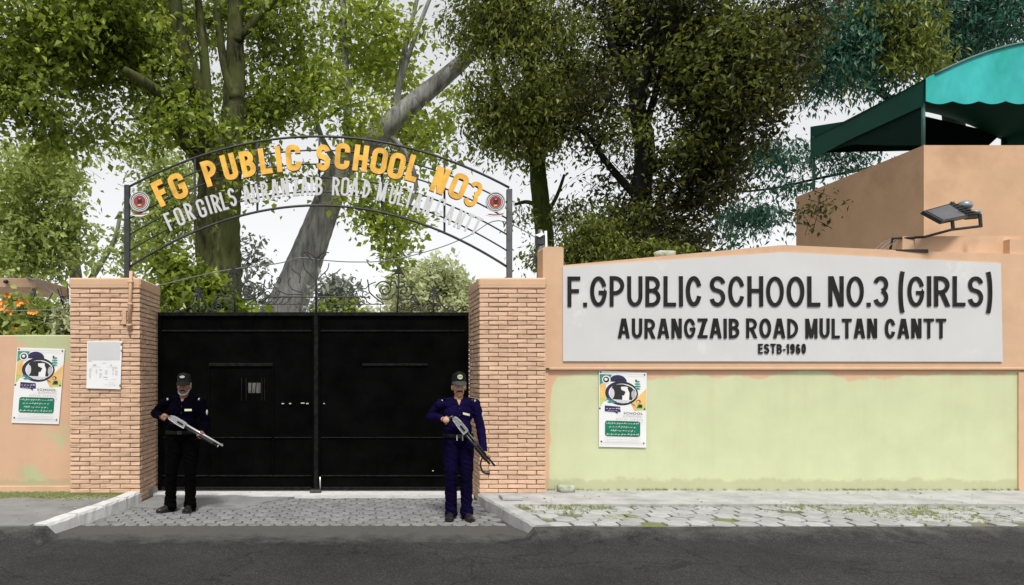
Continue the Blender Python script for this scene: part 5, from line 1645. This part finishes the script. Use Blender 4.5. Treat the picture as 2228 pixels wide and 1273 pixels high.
# pale far shrubs seen through the gap above the gate
tree('far_shrub', 'pale sunlit shrub far behind the right gate leaf', 23.0, 950,
     [([(960, 900), (955, 700), (950, 640)], [14, 10, 6])], M['bark2'],
     [(900, 640, 60, 50, 23, 1.2, 1), (950, 620, 60, 60, 23, 1.2, 1), (990, 650, 50, 50, 23, 1.2, 1), (1010, 690, 60, 40, 23, 1.2, 1), (780, 690, 70, 18, 24, .8, .8)],
     dict(n_twigs=700, per=12, size=.19, mat=M['leaf7'], seed=17, droop=.3, hole=.05, spread=.22, aspect=.6), group='shrubs behind the gate and walls')
tree('grey_shrub', 'greyish shrub growing against the foot of the leaning tree', 15.0, 735,
     [([(735, 1000), (738, 800), (735, 640)], [10, 8, 5])], M['bark2'],
     [(735, 640, 40, 50, 15, .5, 1), (720, 690, 60, 40, 14.8, .5, 1), (560, 660, 40, 60, 14.8, .5, .25), (545, 570, 40, 80, 14.9, .5, .14)],
     dict(n_twigs=170, per=10, size=.12, mat=M['leaf8'], seed=18, droop=.5, hole=.1, spread=.15, aspect=.7), group='shrubs behind the gate and walls',
     extra=([(755, 680, 30, 28, 14.5, .3, 1), (712, 672, 20, 22, 14.5, .3, 1)], dict(n_twigs=50, per=10, size=.12, mat=M['leaf2'], seed=28, droop=.5, spread=.12, aspect=.7)))
tree('leafy_shrub', 'green climbing shrub round the foot of the big mossy tree', 12.6, 430,
     [([(440, 1000), (436, 780), (430, 640)], [10, 8, 5]), ([(436, 800), (400, 700), (385, 600)], [8, 6, 4])], M['bark1'],
     [(400, 610, 55, 60, 12.6, .5, 1), (450, 640, 70, 40, 12.4, .4, 1), (400, 680, 50, 50, 12.4, .4, 1.1), (480, 600, 50, 50, 12.6, .4, .8), (360, 560, 30, 40, 12.8, .4, .8), (470, 690, 60, 40, 12.4, .4, .9), (530, 690, 30, 40, 12.5, .4, .5)],
     dict(n_twigs=420, per=12, size=.14, mat=M['leaf1'], seed=19, droop=.6, hole=.03, spread=.14, aspect=.8), group='shrubs behind the gate and walls')
tree('wall_shrub', 'green shrub peering over the left end of the sign wall', 12.4, 1290,
     [([(1290, 1000), (1288, 760), (1285, 600)], [10, 8, 5])], M['bark3'],
     [(1290, 520, 50, 55, 12.4, .5, 1), (1250, 550, 40, 30, 12.2, .4, .8), (1330, 555, 60, 30, 12.2, .4, .9), (1420, 545, 90, 26, 12.3, .4, .9)],
     dict(n_twigs=400, per=13, size=.10, mat=M['leaf3'], seed=20, droop=.7, spread=.12, aspect=.42), group='shrubs behind the gate and walls')

# flowering shrub behind the left wall
fs = tree('flowering_shrub', 'flowering shrub with orange blossom behind the left boundary wall', 12.0, 60,
     [([(60, 1000), (58, 820), (50, 700)], [10, 8, 5]), ([(58, 850), (20, 740), (0, 680)], [8, 6, 4])], M['bark1'],
     [(30, 680, 70, 50, 12, .5, 1), (90, 700, 70, 40, 12, .5, 1), (-30, 700, 70, 60, 12, .5, 1), (60, 740, 100, 30, 11.8, .5, .8), (-100, 690, 80, 70, 12, .5, .8)],
     dict(n_twigs=460, per=12, size=.12, mat=M['leaf6'], seed=33, droop=.5, hole=.08, spread=.14, aspect=.7, bright=(.0, .85)), group='shrubs behind the gate and walls')
rf = random.Random(8)
for (x, y) in ((8, 655), (18, 647), (5, 668), (48, 655), (54, 660), (44, 664), (24, 680), (74, 683), (70, 680), (30, 716), (-30, 660), (12, 672)):
    mb = MB()
    c = P(x + rf.uniform(-4, 4), y + rf.uniform(-4, 4), 11.45)
    for k in range(9):
        a = rf.uniform(0, 6.28); e = rf.uniform(-1, 1); r = .055
        d = Vector((math.cos(a), -abs(math.sin(a)) * .7, math.sin(a) * .8)) * r
        s_ = Vector((-d.z, 0, d.x)) * .5
        mb.add([c, c + d * .6 + s_, c + d * 1.2, c + d * .6 - s_], [(0, 1, 2, 3)])
    mb.build('blossom', M['orange'], fs)
tree('pillar_shrub', 'slim grey green shrub squeezed between the left wall and the pillar', 11.3, 150,
     [([(152, 1000), (150, 800), (148, 700)], [8, 6, 4])], M['bark1'],
     [(150, 705, 14, 34, 11.3, .25, 1), (146, 680, 12, 26, 11.3, .2, .7)],
     dict(n_twigs=60, per=11, size=.10, mat=M['leaf7'], seed=35, droop=.6, spread=.09, aspect=.6), group='shrubs behind the gate and walls')

# ================================================================== GUARDS
def cap_pts(a, ra, b, rb, n=12, rings=6):
    m = MB()
    a, b = Vector(a), Vector(b)
    m.tube([a.lerp(b, i / rings) for i in range(rings + 1)], [ra + (rb - ra) * i / rings for i in range(rings + 1)], n)
    m.ell(a, (ra,) * 3, n, 8); m.ell(b, (rb,) * 3, n, 8)
    return m

class Body:
    """limb and trunk volumes, grown into one continuous skin by a voxel remesh"""
    def __init__(s): s.mb = MB(); s.pr = []
    def cap(s, a, ra, b, rb, mi, pri=0.0):
        m = cap_pts(a, ra, b, rb); s.mb.add(m.v, m.f); s.pr.append(('c', np.array(a, float), np.array(b, float), ra, rb, mi, pri))
    def chain(s, pts, rs, mi, pri=0.0):
        for i in range(len(pts) - 1): s.cap(pts[i], rs[i], pts[i + 1], rs[i + 1], mi, pri)
    def ell(s, c, r, mi, pri=0.0, rot=None):
        s.mb.ell(c, r, 20, 14, M=rot); s.pr.append(('e', np.array(c, float), np.array(r, float), rot, None, mi, pri))
    def build(s, name, mats, parent, org, voxel=.0065, smooth_it=3):
        me = bpy.data.meshes.new('body_volume')
        me.from_pydata(s.mb.v, [], s.mb.f)
        o = bpy.data.objects.new('body_volume', me); COL.objects.link(o)
        md = o.modifiers.new('r', 'REMESH'); md.mode = 'VOXEL'; md.voxel_size = voxel; md.use_smooth_shade = True
        sm = o.modifiers.new('s', 'SMOOTH'); sm.factor = .5; sm.iterations = smooth_it
        bpy.context.view_layer.update()
        dg = bpy.context.evaluated_depsgraph_get()
        r = bpy.data.meshes.new_from_object(o.evaluated_get(dg))
        bpy.data.objects.remove(o); bpy.data.meshes.remove(me)
        r.name = name
        r.materials.clear()
        for m in mats: r.materials.append(m)
        n = len(r.polygons)
        c = np.empty(n * 3, dtype=np.float32); r.polygons.foreach_get('center', c); c = c.reshape(-1, 3).astype(float)
        best = np.full(n, 1e9); mi = np.zeros(n, dtype=np.int32)
        for p in s.pr:
            if p[0] == 'c':
                ab = p[2] - p[1]; t = np.clip(((c - p[1]) @ ab) / max(ab @ ab, 1e-9), 0, 1)
                d = np.linalg.norm(c - (p[1] + t[:, None] * ab), axis=1) - (p[3] + (p[4] - p[3]) * t)
            else:
                q = c - p[1]
                if p[3] is not None: q = q @ np.array(p[3])
                d = (np.linalg.norm(q / p[2], axis=1) - 1) * p[2].min()
            d = d - p[6]
            k = d < best; best[k] = d[k]; mi[k] = p[5]
        from mathutils import noise as _ns
        vm = np.zeros(len(r.vertices), dtype=np.int32)
        lv = np.empty(len(r.loops), dtype=np.int32); r.loops.foreach_get('vertex_index', lv)
        lt_ = np.empty(n, dtype=np.int32); r.polygons.foreach_get('loop_total', lt_)
        skin_v = np.zeros(len(r.vertices), dtype=bool); skin_v[lv[np.repeat(mi == 0, lt_)]] = True
        nv = len(r.vertices)
        co = np.empty(nv * 3, dtype=np.float32); r.vertices.foreach_get('co', co); co = co.reshape(-1, 3)
        no = np.empty(nv * 3, dtype=np.float32); r.vertices.foreach_get('normal', no); no = no.reshape(-1, 3)
        for i_ in np.nonzero(~skin_v)[0]:
            x, y, z = co[i_].tolist(); k = .0065 if z > .95 else .0055 + .010 * max(0, (.35 - z) / .35)
            a = _ns.noise((x * 9, y * 9, z * 17 + x * 8)); b = _ns.noise((x * 21 + 5, y * 21, z * 30))
            co[i_] += no[i_] * (k * (1 - abs(a) * 2.2) + k * .35 * b - k * .4)
        r.vertices.foreach_set('co', co.ravel())
        r.polygons.foreach_set('material_index', mi)
        r.polygons.foreach_set('use_smooth', np.ones(n, dtype=bool))
        r.update()
        return link_mesh(name, r, parent, org)

def grip_hand(B, c, a, n, mi, r=.024, thumb=1, s=1.0):
    """palm on side n of a bar with axis a through c; four fingers curl round it, the thumb comes from the side"""
    c, a, n = Vector(c), Vector(a).normalized(), Vector(n)
    n = (n - a * n.dot(a)).normalized(); t = a.cross(n) * thumb
    B.ell(c + n * (r + .014) , (.040 * s, .040 * s, .022 * s), mi, .003, Matrix((a, t, n)).transposed().to_3x3())
    for k, ln in zip((-1.5, -.5, .5, 1.5), (.92, 1.0, .97, .84)):
        base = c + a * k * .0195 * s
        pts = []
        for ang in (20, 75, 125, 172):
            an = math.radians(ang * (ln if ang > 100 else 1))
            rr = r + .009
            pts.append(base + (n * math.cos(an) + t * math.sin(an)) * rr)
        B.chain(pts, [.0098, .0092, .0086, .0078], mi, .003)
    pts = [c + n * (r + .012) - a * .030 * s, c - t * (r + .008) - a * .036 * s + n * .012, c - t * (r + .006) - a * .012 * s - n * .010]
    B.chain(pts, [.0125, .011, .0092], mi, .003)

def shotgun(root_label, a, b, q0, up, name='shotgun'):
    """a: rear of receiver, b: muzzle (world), q0: hand position at the grip"""
    a, b = Vector(a), Vector(b)
    L = (b - a).length
    ax = (b - a).normalized(); up = (Vector(up) - ax * Vector(up).dot(ax)).normalized(); sd = ax.cross(up)
    root = empty(name, (a + b) / 2, root_label, 'shotgun', 'shotguns held by the guards')
    def f(x, u, s_=0): return a + ax * x + up * u + sd * s_
    def block(mb, x0, x1, u0, u1, hs, taper=0.0):
        V = [f(x0, u0, -hs), f(x0, u0, hs), f(x0, u1 - taper, hs), f(x0, u1 - taper, -hs), f(x1, u0, -hs), f(x1, u0, hs), f(x1, u1, hs), f(x1, u1, -hs)]
        mb.add(V, [(0, 1, 2, 3), (7, 6, 5, 4), (0, 4, 5, 1), (1, 5, 6, 2), (2, 6, 7, 3), (3, 7, 4, 0)])
    rl = .235
    mb = MB()
    prof = [(0, -.012), (.02, -.026), (.12, -.036), (rl - .01, -.036), (rl, -.030), (rl, .030), (rl - .03, .034), (.09, .034), (.04, .026), (.012, .012)]
    V = []
    for s_, k in ((-.021, .82), (-.024, 1), (.024, 1), (.021, .82)):
        V += [f(x, u * k, s_) for x, u in prof]
    n = len(prof); Fc = [tuple(range(n))[::-1], tuple(range(3 * n, 4 * n))]
    for j in range(3):
        for i in range(n):
            i2 = (i + 1) % n; Fc.append((j * n + i, j * n + i2, (j + 1) * n + i2, (j + 1) * n + i))
    mb.add(V, Fc); mb.build('receiver', M['gunsteel'], root)
    mb = MB(); block(mb, .125, .205, -.008, .014, .0256); mb.build('ejection_port', M['gunblack'], root)
    mb = MB(); mb.tube([f(rl - .01, .016), f(L, .016)], .0125, 10); mb.build('barrel', M['gunsteel'] if 'left' in root_label else M['gunblack'], root, smooth=True)
    mb = MB(); mb.tube([f(rl - .01, -.018), f(L - .05, -.018)], .0135, 10); mb.build('magazine_tube', M['gunblack'], root, smooth=True)
    mb = MB(); mb.tube([f(L - .055, -.018), f(L - .045, -.018)], .0155, 10); mb.tube([f(L - .02, .030), f(L - .015, .038)], .004, 6); mb.build('end_cap', M['gunsteel'], root)
    mb = MB()
    for k in range(9):
        x = L - .30 + k * .02
        mb.tube([f(x, -.018), f(x + .014, -.018)], .025, 10)
    mb.tube([f(L - .31, -.018), f(L - .12, -.018)], .0225, 10)
    mb.build('fore_end', M['gunblack'], root, smooth=False)
    # pistol grip towards the hand
    q = Vector(q0)
    d = (q - f(.0, -.01))
    mb = MB(); mb.tube([f(.03, -.008), f(-.01, -.012), f(.0, -.01) + d * .5, q, q + d.normalized() * .06], [.020, .020, .019, .021, .020], 10); mb.build('grip', M['gunblack'], root, smooth=True)
    mb = MB()
    pts = [f(.035, -.030), f(.04, -.058), f(.07, -.066), f(.10, -.056), f(.105, -.034)]
    mb.tube(pts, .004, 6); mb.build('trigger_guard', M['gunblack'], root, smooth=True)
    return root

def guard(px, Y, label, spec):
    X0 = (px - CX) * Y / F
    root = empty('person', (X0, Y, spec['z']), label, 'guard', 'armed guards at the gate')
    z0 = spec['z']
    def w(x, f, z): return (X0 + x, Y - f, z0 + z)
    B = Body()
    SK, SH, TR = 0, 1, 2
    J = spec
    bw = J['build']                                             # 1 = slim
    hx, hz, hf = J['head']
    tx = J.get('lean', 0)
    # torso
    B.ell(w(tx * .5, .0, 1.23), (.172 * bw, .108 * bw, .17), SH)
    B.ell(w(tx, .0, 1.335), (.172, .085, .085), SH)
    B.ell(w(0, .012 + .03 * (bw - 1), 1.06), (.158 * bw ** 1.3, .118 * bw ** 1.8, .17), SH)
    B.ell(w(0, .0, .93), (.166 * bw, .120 * bw, .105), TR)
    B.cap(w(tx - .12, 0, 1.375), .048, w(tx + .12, 0, 1.375), .048, SH)
    # neck and head
    B.cap(w(tx, -.005, 1.37), .056, w(hx, .012, 1.47), .050, SK)
    B.ell(w(hx, .005, hz + .02), (.074, .092, .098), SK)         # skull
    B.ell(w(hx, .022, hz - .045), (.060, .074, .070), SK)       # jaw
    B.ell(w(hx, .064, hz - .092), (.026, .022, .022), SK)        # chin
    B.cap(w(hx, .096, hz + .012), .008, w(hx, .113, hz - .026), .0125, SK)   # nose
    B.ell(w(hx - .012, .100, hz - .030), (.010, .012, .008), SK); B.ell(w(hx + .012, .100, hz - .030), (.010, .012, .008), SK)
    B.ell(w(hx, .088, hz - .058), (.026, .014, .009), SK)        # lips
    for s_ in (-1, 1):
        B.ell(w(hx + s_ * .077, -.005, hz - .005), (.012, .024, .034), SK, .002)
        B.ell(w(hx + s_ * .040, .070, hz - .018), (.022, .020, .018), SK)    # cheek bones
        B.cap(w(hx + s_ * .012, .094, hz + .024), .008, w(hx + s_ * .045, .082, hz + .024), .008, SK)   # brow
    # legs
    for hipx, kx, ax_, kf, af in J['legs']:
        B.chain([w(hipx, 0, .90), w((hipx + kx) / 2, .008, .68), w(kx, kf + .012, .49), w(ax_ * .7 + kx * .3, kf - .012, .32), w(ax_, af, .085)], [.103 * bw, .090 * bw, .072, .072, .066], TR)
        B.chain([w(ax_, af, .14), w(ax_, af + .015, .055)], [.070, .074], TR)
    # arms
    for key in ('armL', 'armR'):
        sh, el, wr = J[key]
        mid1 = tuple((a + b) / 2 for a, b in zip(sh, el)); mid2 = tuple(a * .45 + b * .55 for a, b in zip(el, wr))
        B.chain([w(*sh), w(*mid1), w(*el)], [.063, .058, .053], SH)
        B.chain([w(*el), w(*mid2), w(*wr)], [.055, .050, .043], SH)
        hd = J[key + '_hand']
        B.cap(w(*wr), .029, w(*[a * .35 + b * .65 for a, b in zip(wr, hd['c'])]), .026, SK, -.002)
        av = Vector(hd['a']); nv = Vector(hd['n'])
        grip_hand(B, w(*hd['c']), (av[0], -av[1], av[2]), (nv[0], -nv[1], nv[2]), SK, hd.get('r', .022), hd.get('t', 1))
    # V of the open collar
    mats = [J['skin'], J['shirt'], J['trouser']]
    B.build('body', mats, root, w(0, 0, 0)) if False else None
    # shift volumes so the mesh is local to its origin
    org = Vector(w(0, 0, 0))
    B.mb.v = [tuple(Vector(v) - org) for v in B.mb.v]
    o_ = np.array(org)
    B.pr = [(p[0], p[1] - o_, (p[2] - o_) if p[0] == 'c' else p[2], *p[3:]) for p in B.pr]
    B.build('body', mats, root, org)
    # shirt front details
    def fy(x, z, extra=0.0):     # forward surface of the trunk at x, z (approximate ellipses)
        best = 0
        for (cx, cf, cz, rx, rf, rz) in ((tx * .5, 0, 1.23, .172 * bw, .108 * bw, .17), (tx, 0, 1.335, .172, .085, .085), (0, .012 + .03 * (bw - 1), 1.06, .158 * bw ** 1.3, .118 * bw ** 1.8, .17), (0, 0, .93, .166 * bw, .12 * bw, .105)):
            d = 1 - ((x - cx) / rx) ** 2 - ((z - cz) / rz) ** 2
            if d > 0: best = max(best, cf + rf * math.sqrt(d))
        return best + extra
    def patch(name, x0, x1, za, zb, mat, lift=.006, n=5, slant=0.0):
        mb = MB(); V = []
        for j in range(n):
            for i in range(n):
                x = x0 + (x1 - x0) * i / (n - 1); z = za + (zb - za) * j / (n - 1) + slant * (i / (n - 1))
                V.append(w(x, fy(x, z, lift), z))
        nb = len(V)
        V += [(x, y + .006, z) for x, y, z in V]
        Fc = []
        for j in range(n - 1):
            for i in range(n - 1):
                q = (j * n + i, j * n + i + 1, (j + 1) * n + i + 1, (j + 1) * n + i)
                Fc.append(q); Fc.append(tuple(k + nb for k in q[::-1]))
        ed = [i for i in range(n)] + [(j + 1) * n - 1 for j in range(1, n)] + [n * n - 1 - i for i in range(1, n)] + [(n - 1 - j) * n for j in range(1, n - 1)]
        for k in range(len(ed)):
            a, b = ed[k], ed[(k + 1) % len(ed)]
            Fc.append((a, a + nb, b + nb, b))
        mb.add(V, Fc); return mb.build(name, mat, root, smooth=False)
    for s_ in (-1, 1):
        patch('pocket', tx + s_ * .085 - .052, tx + s_ * .085 + .052, 1.135, 1.225, J['shirt'], .005)
        patch('pocket_flap', tx + s_ * .085 - .055, tx + s_ * .085 + .055, 1.213, 1.243, J['shirt'], .009)
    patch('placket', tx - .016, tx + .016, 1.0, 1.34, J['shirt'], .006, 7)
    for z in (1.06, 1.14, 1.22, 1.30):
        mb = MB(); mb.ell(w(tx, fy(tx, z, .010), z), (.006, .004, .006), 8, 6); mb.build('button', M['iron'], root, smooth=True)
    patch('name_tag', tx + .040, tx + .122, 1.243 + J.get('tagdz', 0), 1.268 + J.get('tagdz', 0), M['nametag'], .011, 4, J.get('tagslant', -.012))
    # open collar
    for s_ in (-1, 1):
        mb = MB()
        V = [w(tx + s_ * .062, .0, 1.435), w(tx + s_ * .058, .050, 1.425), w(tx + s_ * .022, .083, 1.345), w(tx + s_ * .075, .083, 1.352), w(tx + s_ * .092, .045, 1.395), w(tx + s_ * .085, -.005, 1.41)]
        V2 = [(x, y + .012, z - .004) for x, y, z in V]
        Fc = [(0, 1, 4, 5), (1, 2, 3, 4)]
        Fc += [tuple(i + 6 for i in f[::-1]) for f in Fc] + [(0, 6, 7, 1), (1, 7, 8, 2), (2, 8, 9, 3), (3, 9, 10, 4), (4, 10, 11, 5)]
        mb.add(V + V2, Fc); mb.build('collar', J['shirt'], root)
        mb = MB()
        a_ = w(tx + s_ * .095, .0, 1.418); b_ = w(tx + s_ * .185, .0, 1.395)
        mb.box(min(a_[0], b_[0]), max(a_[0], b_[0]), Y - .028, Y + .028, z0 + 1.402, z0 + 1.420, bev=.006); ep = mb.build('epaulette', J['shirt'], root)
        mb = MB(); c_ = w(tx + s_ * .195, .024, 1.385); mb.box(c_[0] - .010, c_[0] + .010, c_[1] - .010, c_[1] + .010, c_[2] - .012, c_[2] + .014, bev=.003); mb.build('shoulder_badge', M['badgewhite'], root)
    mb = MB(); mb.add([w(tx - .024, .066, 1.40), w(tx + .024, .066, 1.40), w(tx, .088, 1.335), w(tx - .024, .05, 1.40), w(tx + .024, .05, 1.40), w(tx, .06, 1.335)], [(2, 1, 0), (3, 4, 5), (0, 3, 5, 2), (1, 2, 5, 4), (0, 1, 4, 3)]); mb.build('throat', J['skin'], root)
    # sleeve patch
    s1 = Vector(J['armR'][0]) * .55 + Vector(J['armR'][1]) * .45
    mb = MB(); c_ = w(s1.x + .052, s1.y + .03, s1.z); mb.ell(c_, (.012, .022, .036), 10, 8); mb.build('sleeve_patch', M['badgewhite'], root, smooth=True)
    # belt
    mb = MB(); V, Fc = [], []
    nn = 28
    for j, (z, e) in enumerate(((.955, .008), (.960, .014), (.998, .014), (1.003, .008))):
        for i in range(nn):
            a = 2 * math.pi * i / nn
            rx = .168 * bw ** 1.1 + e; rf = .122 * bw ** 1.4 + e
            V.append(w(rx * math.cos(a), rf * math.sin(a) + .006, z))
    for j in range(3):
        for i in range(nn):
            i2 = (i + 1) % nn; Fc.append((j * nn + i, (j + 1) * nn + i, (j + 1) * nn + i2, j * nn + i2))
    mb.add(V, Fc); belt = mb.build('belt', M['cap'], root, smooth=True)
    mb = MB(); c_ = w(0, .122 * bw ** 1.4 + .026, .979); mb.box(c_[0] - .028, c_[0] + .028, c_[1] - .004, c_[1] + .012, c_[2] - .022, c_[2] + .022, bev=.004); mb.build('buckle', M['gunblack'], belt)
    for x in J.get('clips', ()):
        mb = MB(); c_ = w(x, .122 * bw ** 1.4 + .03, .965); mb.box(c_[0] - .006, c_[0] + .006, c_[1] - .004, c_[1] + .012, c_[2] - .035, c_[2] + .03, bev=.002); mb.build('belt_clip', M['badgewhite'], belt)
    # trouser fly and creases
    # shoes
    for (hipx, kx, ax_, kf, af), toe in zip(J['legs'], J['toes']):
        d = Vector((toe[0], toe[1], 0)).normalized()          # x, forward
        sdv = Vector((d.y, -d.x, 0))
        def sp(l, s_, z): return w(ax_ + d.x * l + sdv.x * s_, af + d.y * l + sdv.y * s_, z)
        mb = MB(); V, Fc = [], []
        prof = [(-.075, .030, .070), (-.06, .038, .095), (0, .040, .105), (.06, .043, .088), (.11, .048, .066), (.16, .046, .056), (.195, .032, .044), (.208, .014, .034)]
        m_ = 10
        for (l, hw, h) in prof:
            for k in range(m_):
                a = math.pi * k / (m_ - 1)
                V.append(sp(l, hw * math.cos(a), .016 + (h - .016) * math.sin(a) ** .7))
        for i in range(len(prof) - 1):
            for k in range(m_ - 1):
                Fc.append((i * m_ + k, i * m_ + k + 1, (i + 1) * m_ + k + 1, (i + 1) * m_ + k))
            Fc.append((i * m_ + m_ - 1, i * m_, (i + 1) * m_, (i + 1) * m_ + m_ - 1))
        Fc.append(tuple(range(m_))); e = (len(prof) - 1) * m_; Fc.append(tuple(e + k for k in range(m_ - 1, -1, -1)))
        mb.add(V, Fc); shoe = mb.build('shoe', M['shoe'], root, smooth=True)
        mb = MB()
        out_ = [(l, hw + .004) for l, hw, h in prof]
        ring = [sp(l, hw, 0) for l, hw in out_] + [sp(l, -hw, 0) for l, hw in reversed(out_)]
        n = len(ring)
        mb.add([(x, y, z0 + .001) for x, y, z in ring] + [(x, y, z0 + .018) for x, y, z in ring], [tuple(range(n)), tuple(range(2 * n - 1, n - 1, -1))] + [(i, (i + 1) % n, (i + 1) % n + n, i + n) for i in range(n)])
        mb.build('sole', M['gunblack'], shoe)
    # cap
    mb = MB(); V, Fc = [], []
    cz = hz + .055
    tilt = J.get('captilt', .02)
    prof = [(0, 1.0), (.022, 1.02), (.024, 1.0), (.05, 1.0), (.075, .97), (.095, .86), (.104, .6), (.106, .25)]
    nn = 24
    for (dz, k) in prof:
        for i in range(nn):
            a = 2 * math.pi * i / nn
            fwd = math.sin(a)
            V.append(w(hx + .083 * k * math.cos(a), .004 + .101 * k * fwd, cz + dz * (1 + .18 * max(fwd, 0)) + tilt * fwd * .5))
    for j in range(len(prof) - 1):
        for i in range(nn):
            i2 = (i + 1) % nn; Fc.append((j * nn + i, j * nn + i2, (j + 1) * nn + i2, (j + 1) * nn + i))
    Fc.append(tuple((len(prof) - 1) * nn + i for i in range(nn)))
    mb.add(V, Fc); cp = mb.build('cap', M['cap'], root, smooth=True)
    mb = MB(); V, Fc = [], []
    m_ = 15
    for k in range(m_):
        a = math.radians(12 + 156 * k / (m_ - 1))
        c_, s_ = math.cos(a), math.sin(a)
        V.append(w(hx + .082 * c_, .004 + .098 * s_, cz + .012 + tilt * .5 * s_)); V.append(w(hx + .088 * c_, .02 + (.150 + J.get('visor', 0)) * s_, cz - .010 - .022 * s_ + tilt * .2))
    nb = len(V)
    V += [(x, y, z - .006) for x, y, z in V]
    for k in range(m_ - 1):
        q = (2 * k, 2 * k + 1, 2 * k + 3, 2 * k + 2); Fc.append(q[::-1]); Fc.append(tuple(i + nb for i in q)); Fc.append((2 * k + 1, 2 * k + 1 + nb, 2 * k + 3 + nb, 2 * k + 3)[::-1])
    mb.add(V, Fc); mb.build('visor', J['visormat'], cp)
    bz = w(hx, .004 + .101 + .008, cz + .068)
    mb = MB(); mb.disc(bz[0], bz[2], .031, bz[1] - .006, bz[1] + .012, 18, rz=.028 if J['badge'] is M['badge'] else .016); bd = mb.build('cap_badge', J['badge'], cp)
    mb = MB(); mb.box(bz[0] - .02, bz[0] + .02, bz[1] - .008, bz[1] - .005, bz[2] - .003, bz[2] + .005); mb.build('badge_bar', M['ink'], bd) if J['badge'] is M['badge'] else None
    # eyes, brows, moustache, hair
    for s_ in (-1, 1):
        mb = MB(); mb.ell(w(hx + s_ * .031, .082, hz + .006), (.0135, .011, .0065), 12, 8); ey = mb.build('eye', M['eye'], root, smooth=True)
        mb = MB(); mb.ell(w(hx + s_ * .031, .0905, hz + .006), (.0055, .004, .0058), 10, 6); mb.build('iris', M['ink'], ey, smooth=True)
        q, r = catmull([w(hx + s_ * .012, .101, hz + .024), w(hx + s_ * .032, .100, hz + .030), w(hx + s_ * .054, .084, hz + .023)], [.0045, .0055, .003])
        mb = MB(); mb.tube(q, r, 6); mb.build('eyebrow', M['hair'] if not J.get('beard') else M['greyhair'], root, smooth=True)
        mb = MB(); mb.ell(w(hx + s_ * .070, -.02, hz + .03), (.012, .045, .035), 10, 8); mb.build('side_hair', M['hair'] if not J.get('beard') else M['greyhair'], root, smooth=True)
    q, r = catmull([w(hx - .040, .082, hz - .056), w(hx - .022, .102, hz - .045), w(hx, .108, hz - .041), w(hx + .022, .102, hz - .045), w(hx + .040, .082, hz - .056)], [.004, .009, .0095, .009, .004])
    mb = MB(); mb.tube(q, r, 8); mb.build('moustache', M['hair'] if not J.get('beard') else J['moust'], root, smooth=True)
    if J.get('beard'):
        mb = MB()
        m2 = MB()
        q = [w(hx + .066 * math.cos(a), .010 + .080 * max(0, math.sin(a)) ** .8, hz - .030 - .072 * math.sin(a)) for a in [math.pi * k / 12 for k in range(13)]]
        q, r = catmull(q, [.007 + .006 * math.sin(math.pi * k / 12) for k in range(13)], 3)
        mb.tube(q, r, 8)
        mb.ell(w(hx, .066, hz - .100), (.036, .028, .022), 12, 8)
        mb.build('beard', M['greyhair'], root, smooth=True)
    return root

# right guard
YR, pxR = 8.68, 997
gR = guard(pxR, YR, 'moustached guard in navy uniform beside the right pillar, shotgun pointed down', dict(
    z=.004, build=1.0, head=(.006, 1.545, 0), lean=.0, skin=M['skin1'], shirt=M['uniform1'], trouser=M['trouser1'], visormat=M['visor'], badge=M['badge'],
    legs=[(-.088, -.092, -.085, .015, 0.0), (.088, .095, .098, .02, 0.01)], toes=[(-.28, 1), (.16, 1)],
    armL=((-.205, -.01, 1.345), (-.315, -.14, 1.19), (-.215, .115, 1.185)), armR=((.205, -.01, 1.345), (.262, .01, 1.065), (.280, .12, .815)),
    armL_hand=dict(c=(-.165, .215, 1.165), a=(.45, .35, -.75), n=(-.35, .1, .55), r=.018, t=1),
    armR_hand=dict(c=(.300, .185, .740), a=(.60, .10, -.78), n=(.55, -.75, .35), r=.024, t=-1), clips=(-.035, .03), tagdz=-.012, tagslant=-.02))
xr = (pxR - CX) * YR / F
shotgun('silver and black shotgun held by the guard on the right', (xr - .085, YR - .225, 1.215), (xr + .385, YR - .19, .635), (xr - .150, YR - .215, 1.195), (.7, -.3, .6))
mb = MB(); q_, r_ = catmull([(xr + .385, YR - .165, .66), (xr + .33, YR - .12, .60), (xr + .20, YR - .12, .57)], [.012, .014, .016]); mb.tube(q_, r_, 8)
# sling strap hanging from the fore end
mb = MB(); q_, r_ = catmull([(xr + .26, YR - .20, .77), (xr + .235, YR - .17, .66), (xr + .265, YR - .17, .575), (xr + .34, YR - .175, .563)], [.010, .010, .014, .022]); mb.tube(q_, r_, 8)
mb.build('sling_strap', M['gunblack'], label='short black sling strap hanging below the right shotgun', cat='strap', smooth=True)
# left guard
YL, pxL = 9.16, 398
gL = guard(pxL, YL, 'grey bearded guard in dark uniform standing before the left gate leaf, shotgun held across', dict(
    z=.008, build=1.14, head=(.018, 1.54, 0), lean=.01, skin=M['skin2'], shirt=M['uniform2'], trouser=M['trouser2'], visormat=M['cap'], badge=M['badgewhite'], visor=.02, captilt=-.01, moust=M['hair'],
    legs=[(-.10, -.135, -.155, .015, 0.0), (.10, .10, .095, .02, 0.01)], toes=[(-.75, 1), (-.12, 1)], beard=True,
    armL=((-.225, -.01, 1.34), (-.375, -.10, 1.20), (-.225, .13, 1.175)), armR=((.225, -.01, 1.34), (.285, -.01, 1.075), (.275, .16, .99)),
    armL_hand=dict(c=(-.175, .225, 1.165), a=(.80, .2, -.5), n=(-.35, -.1, .7), r=.018, t=1),
    armR_hand=dict(c=(.278, .245, .963), a=(.85, .06, -.49), n=(.2, -.6, -.8), r=.024, t=1), tagdz=.0, tagslant=0.0))
xl = (pxL - CX) * YL / F
shotgun('silver shotgun held across the body by the guard on the left', (xl - .115, YL - .235, 1.195), (xl + .535, YL - .245, .822), (xl - .172, YL - .225, 1.185), (.5, -.2, .85))
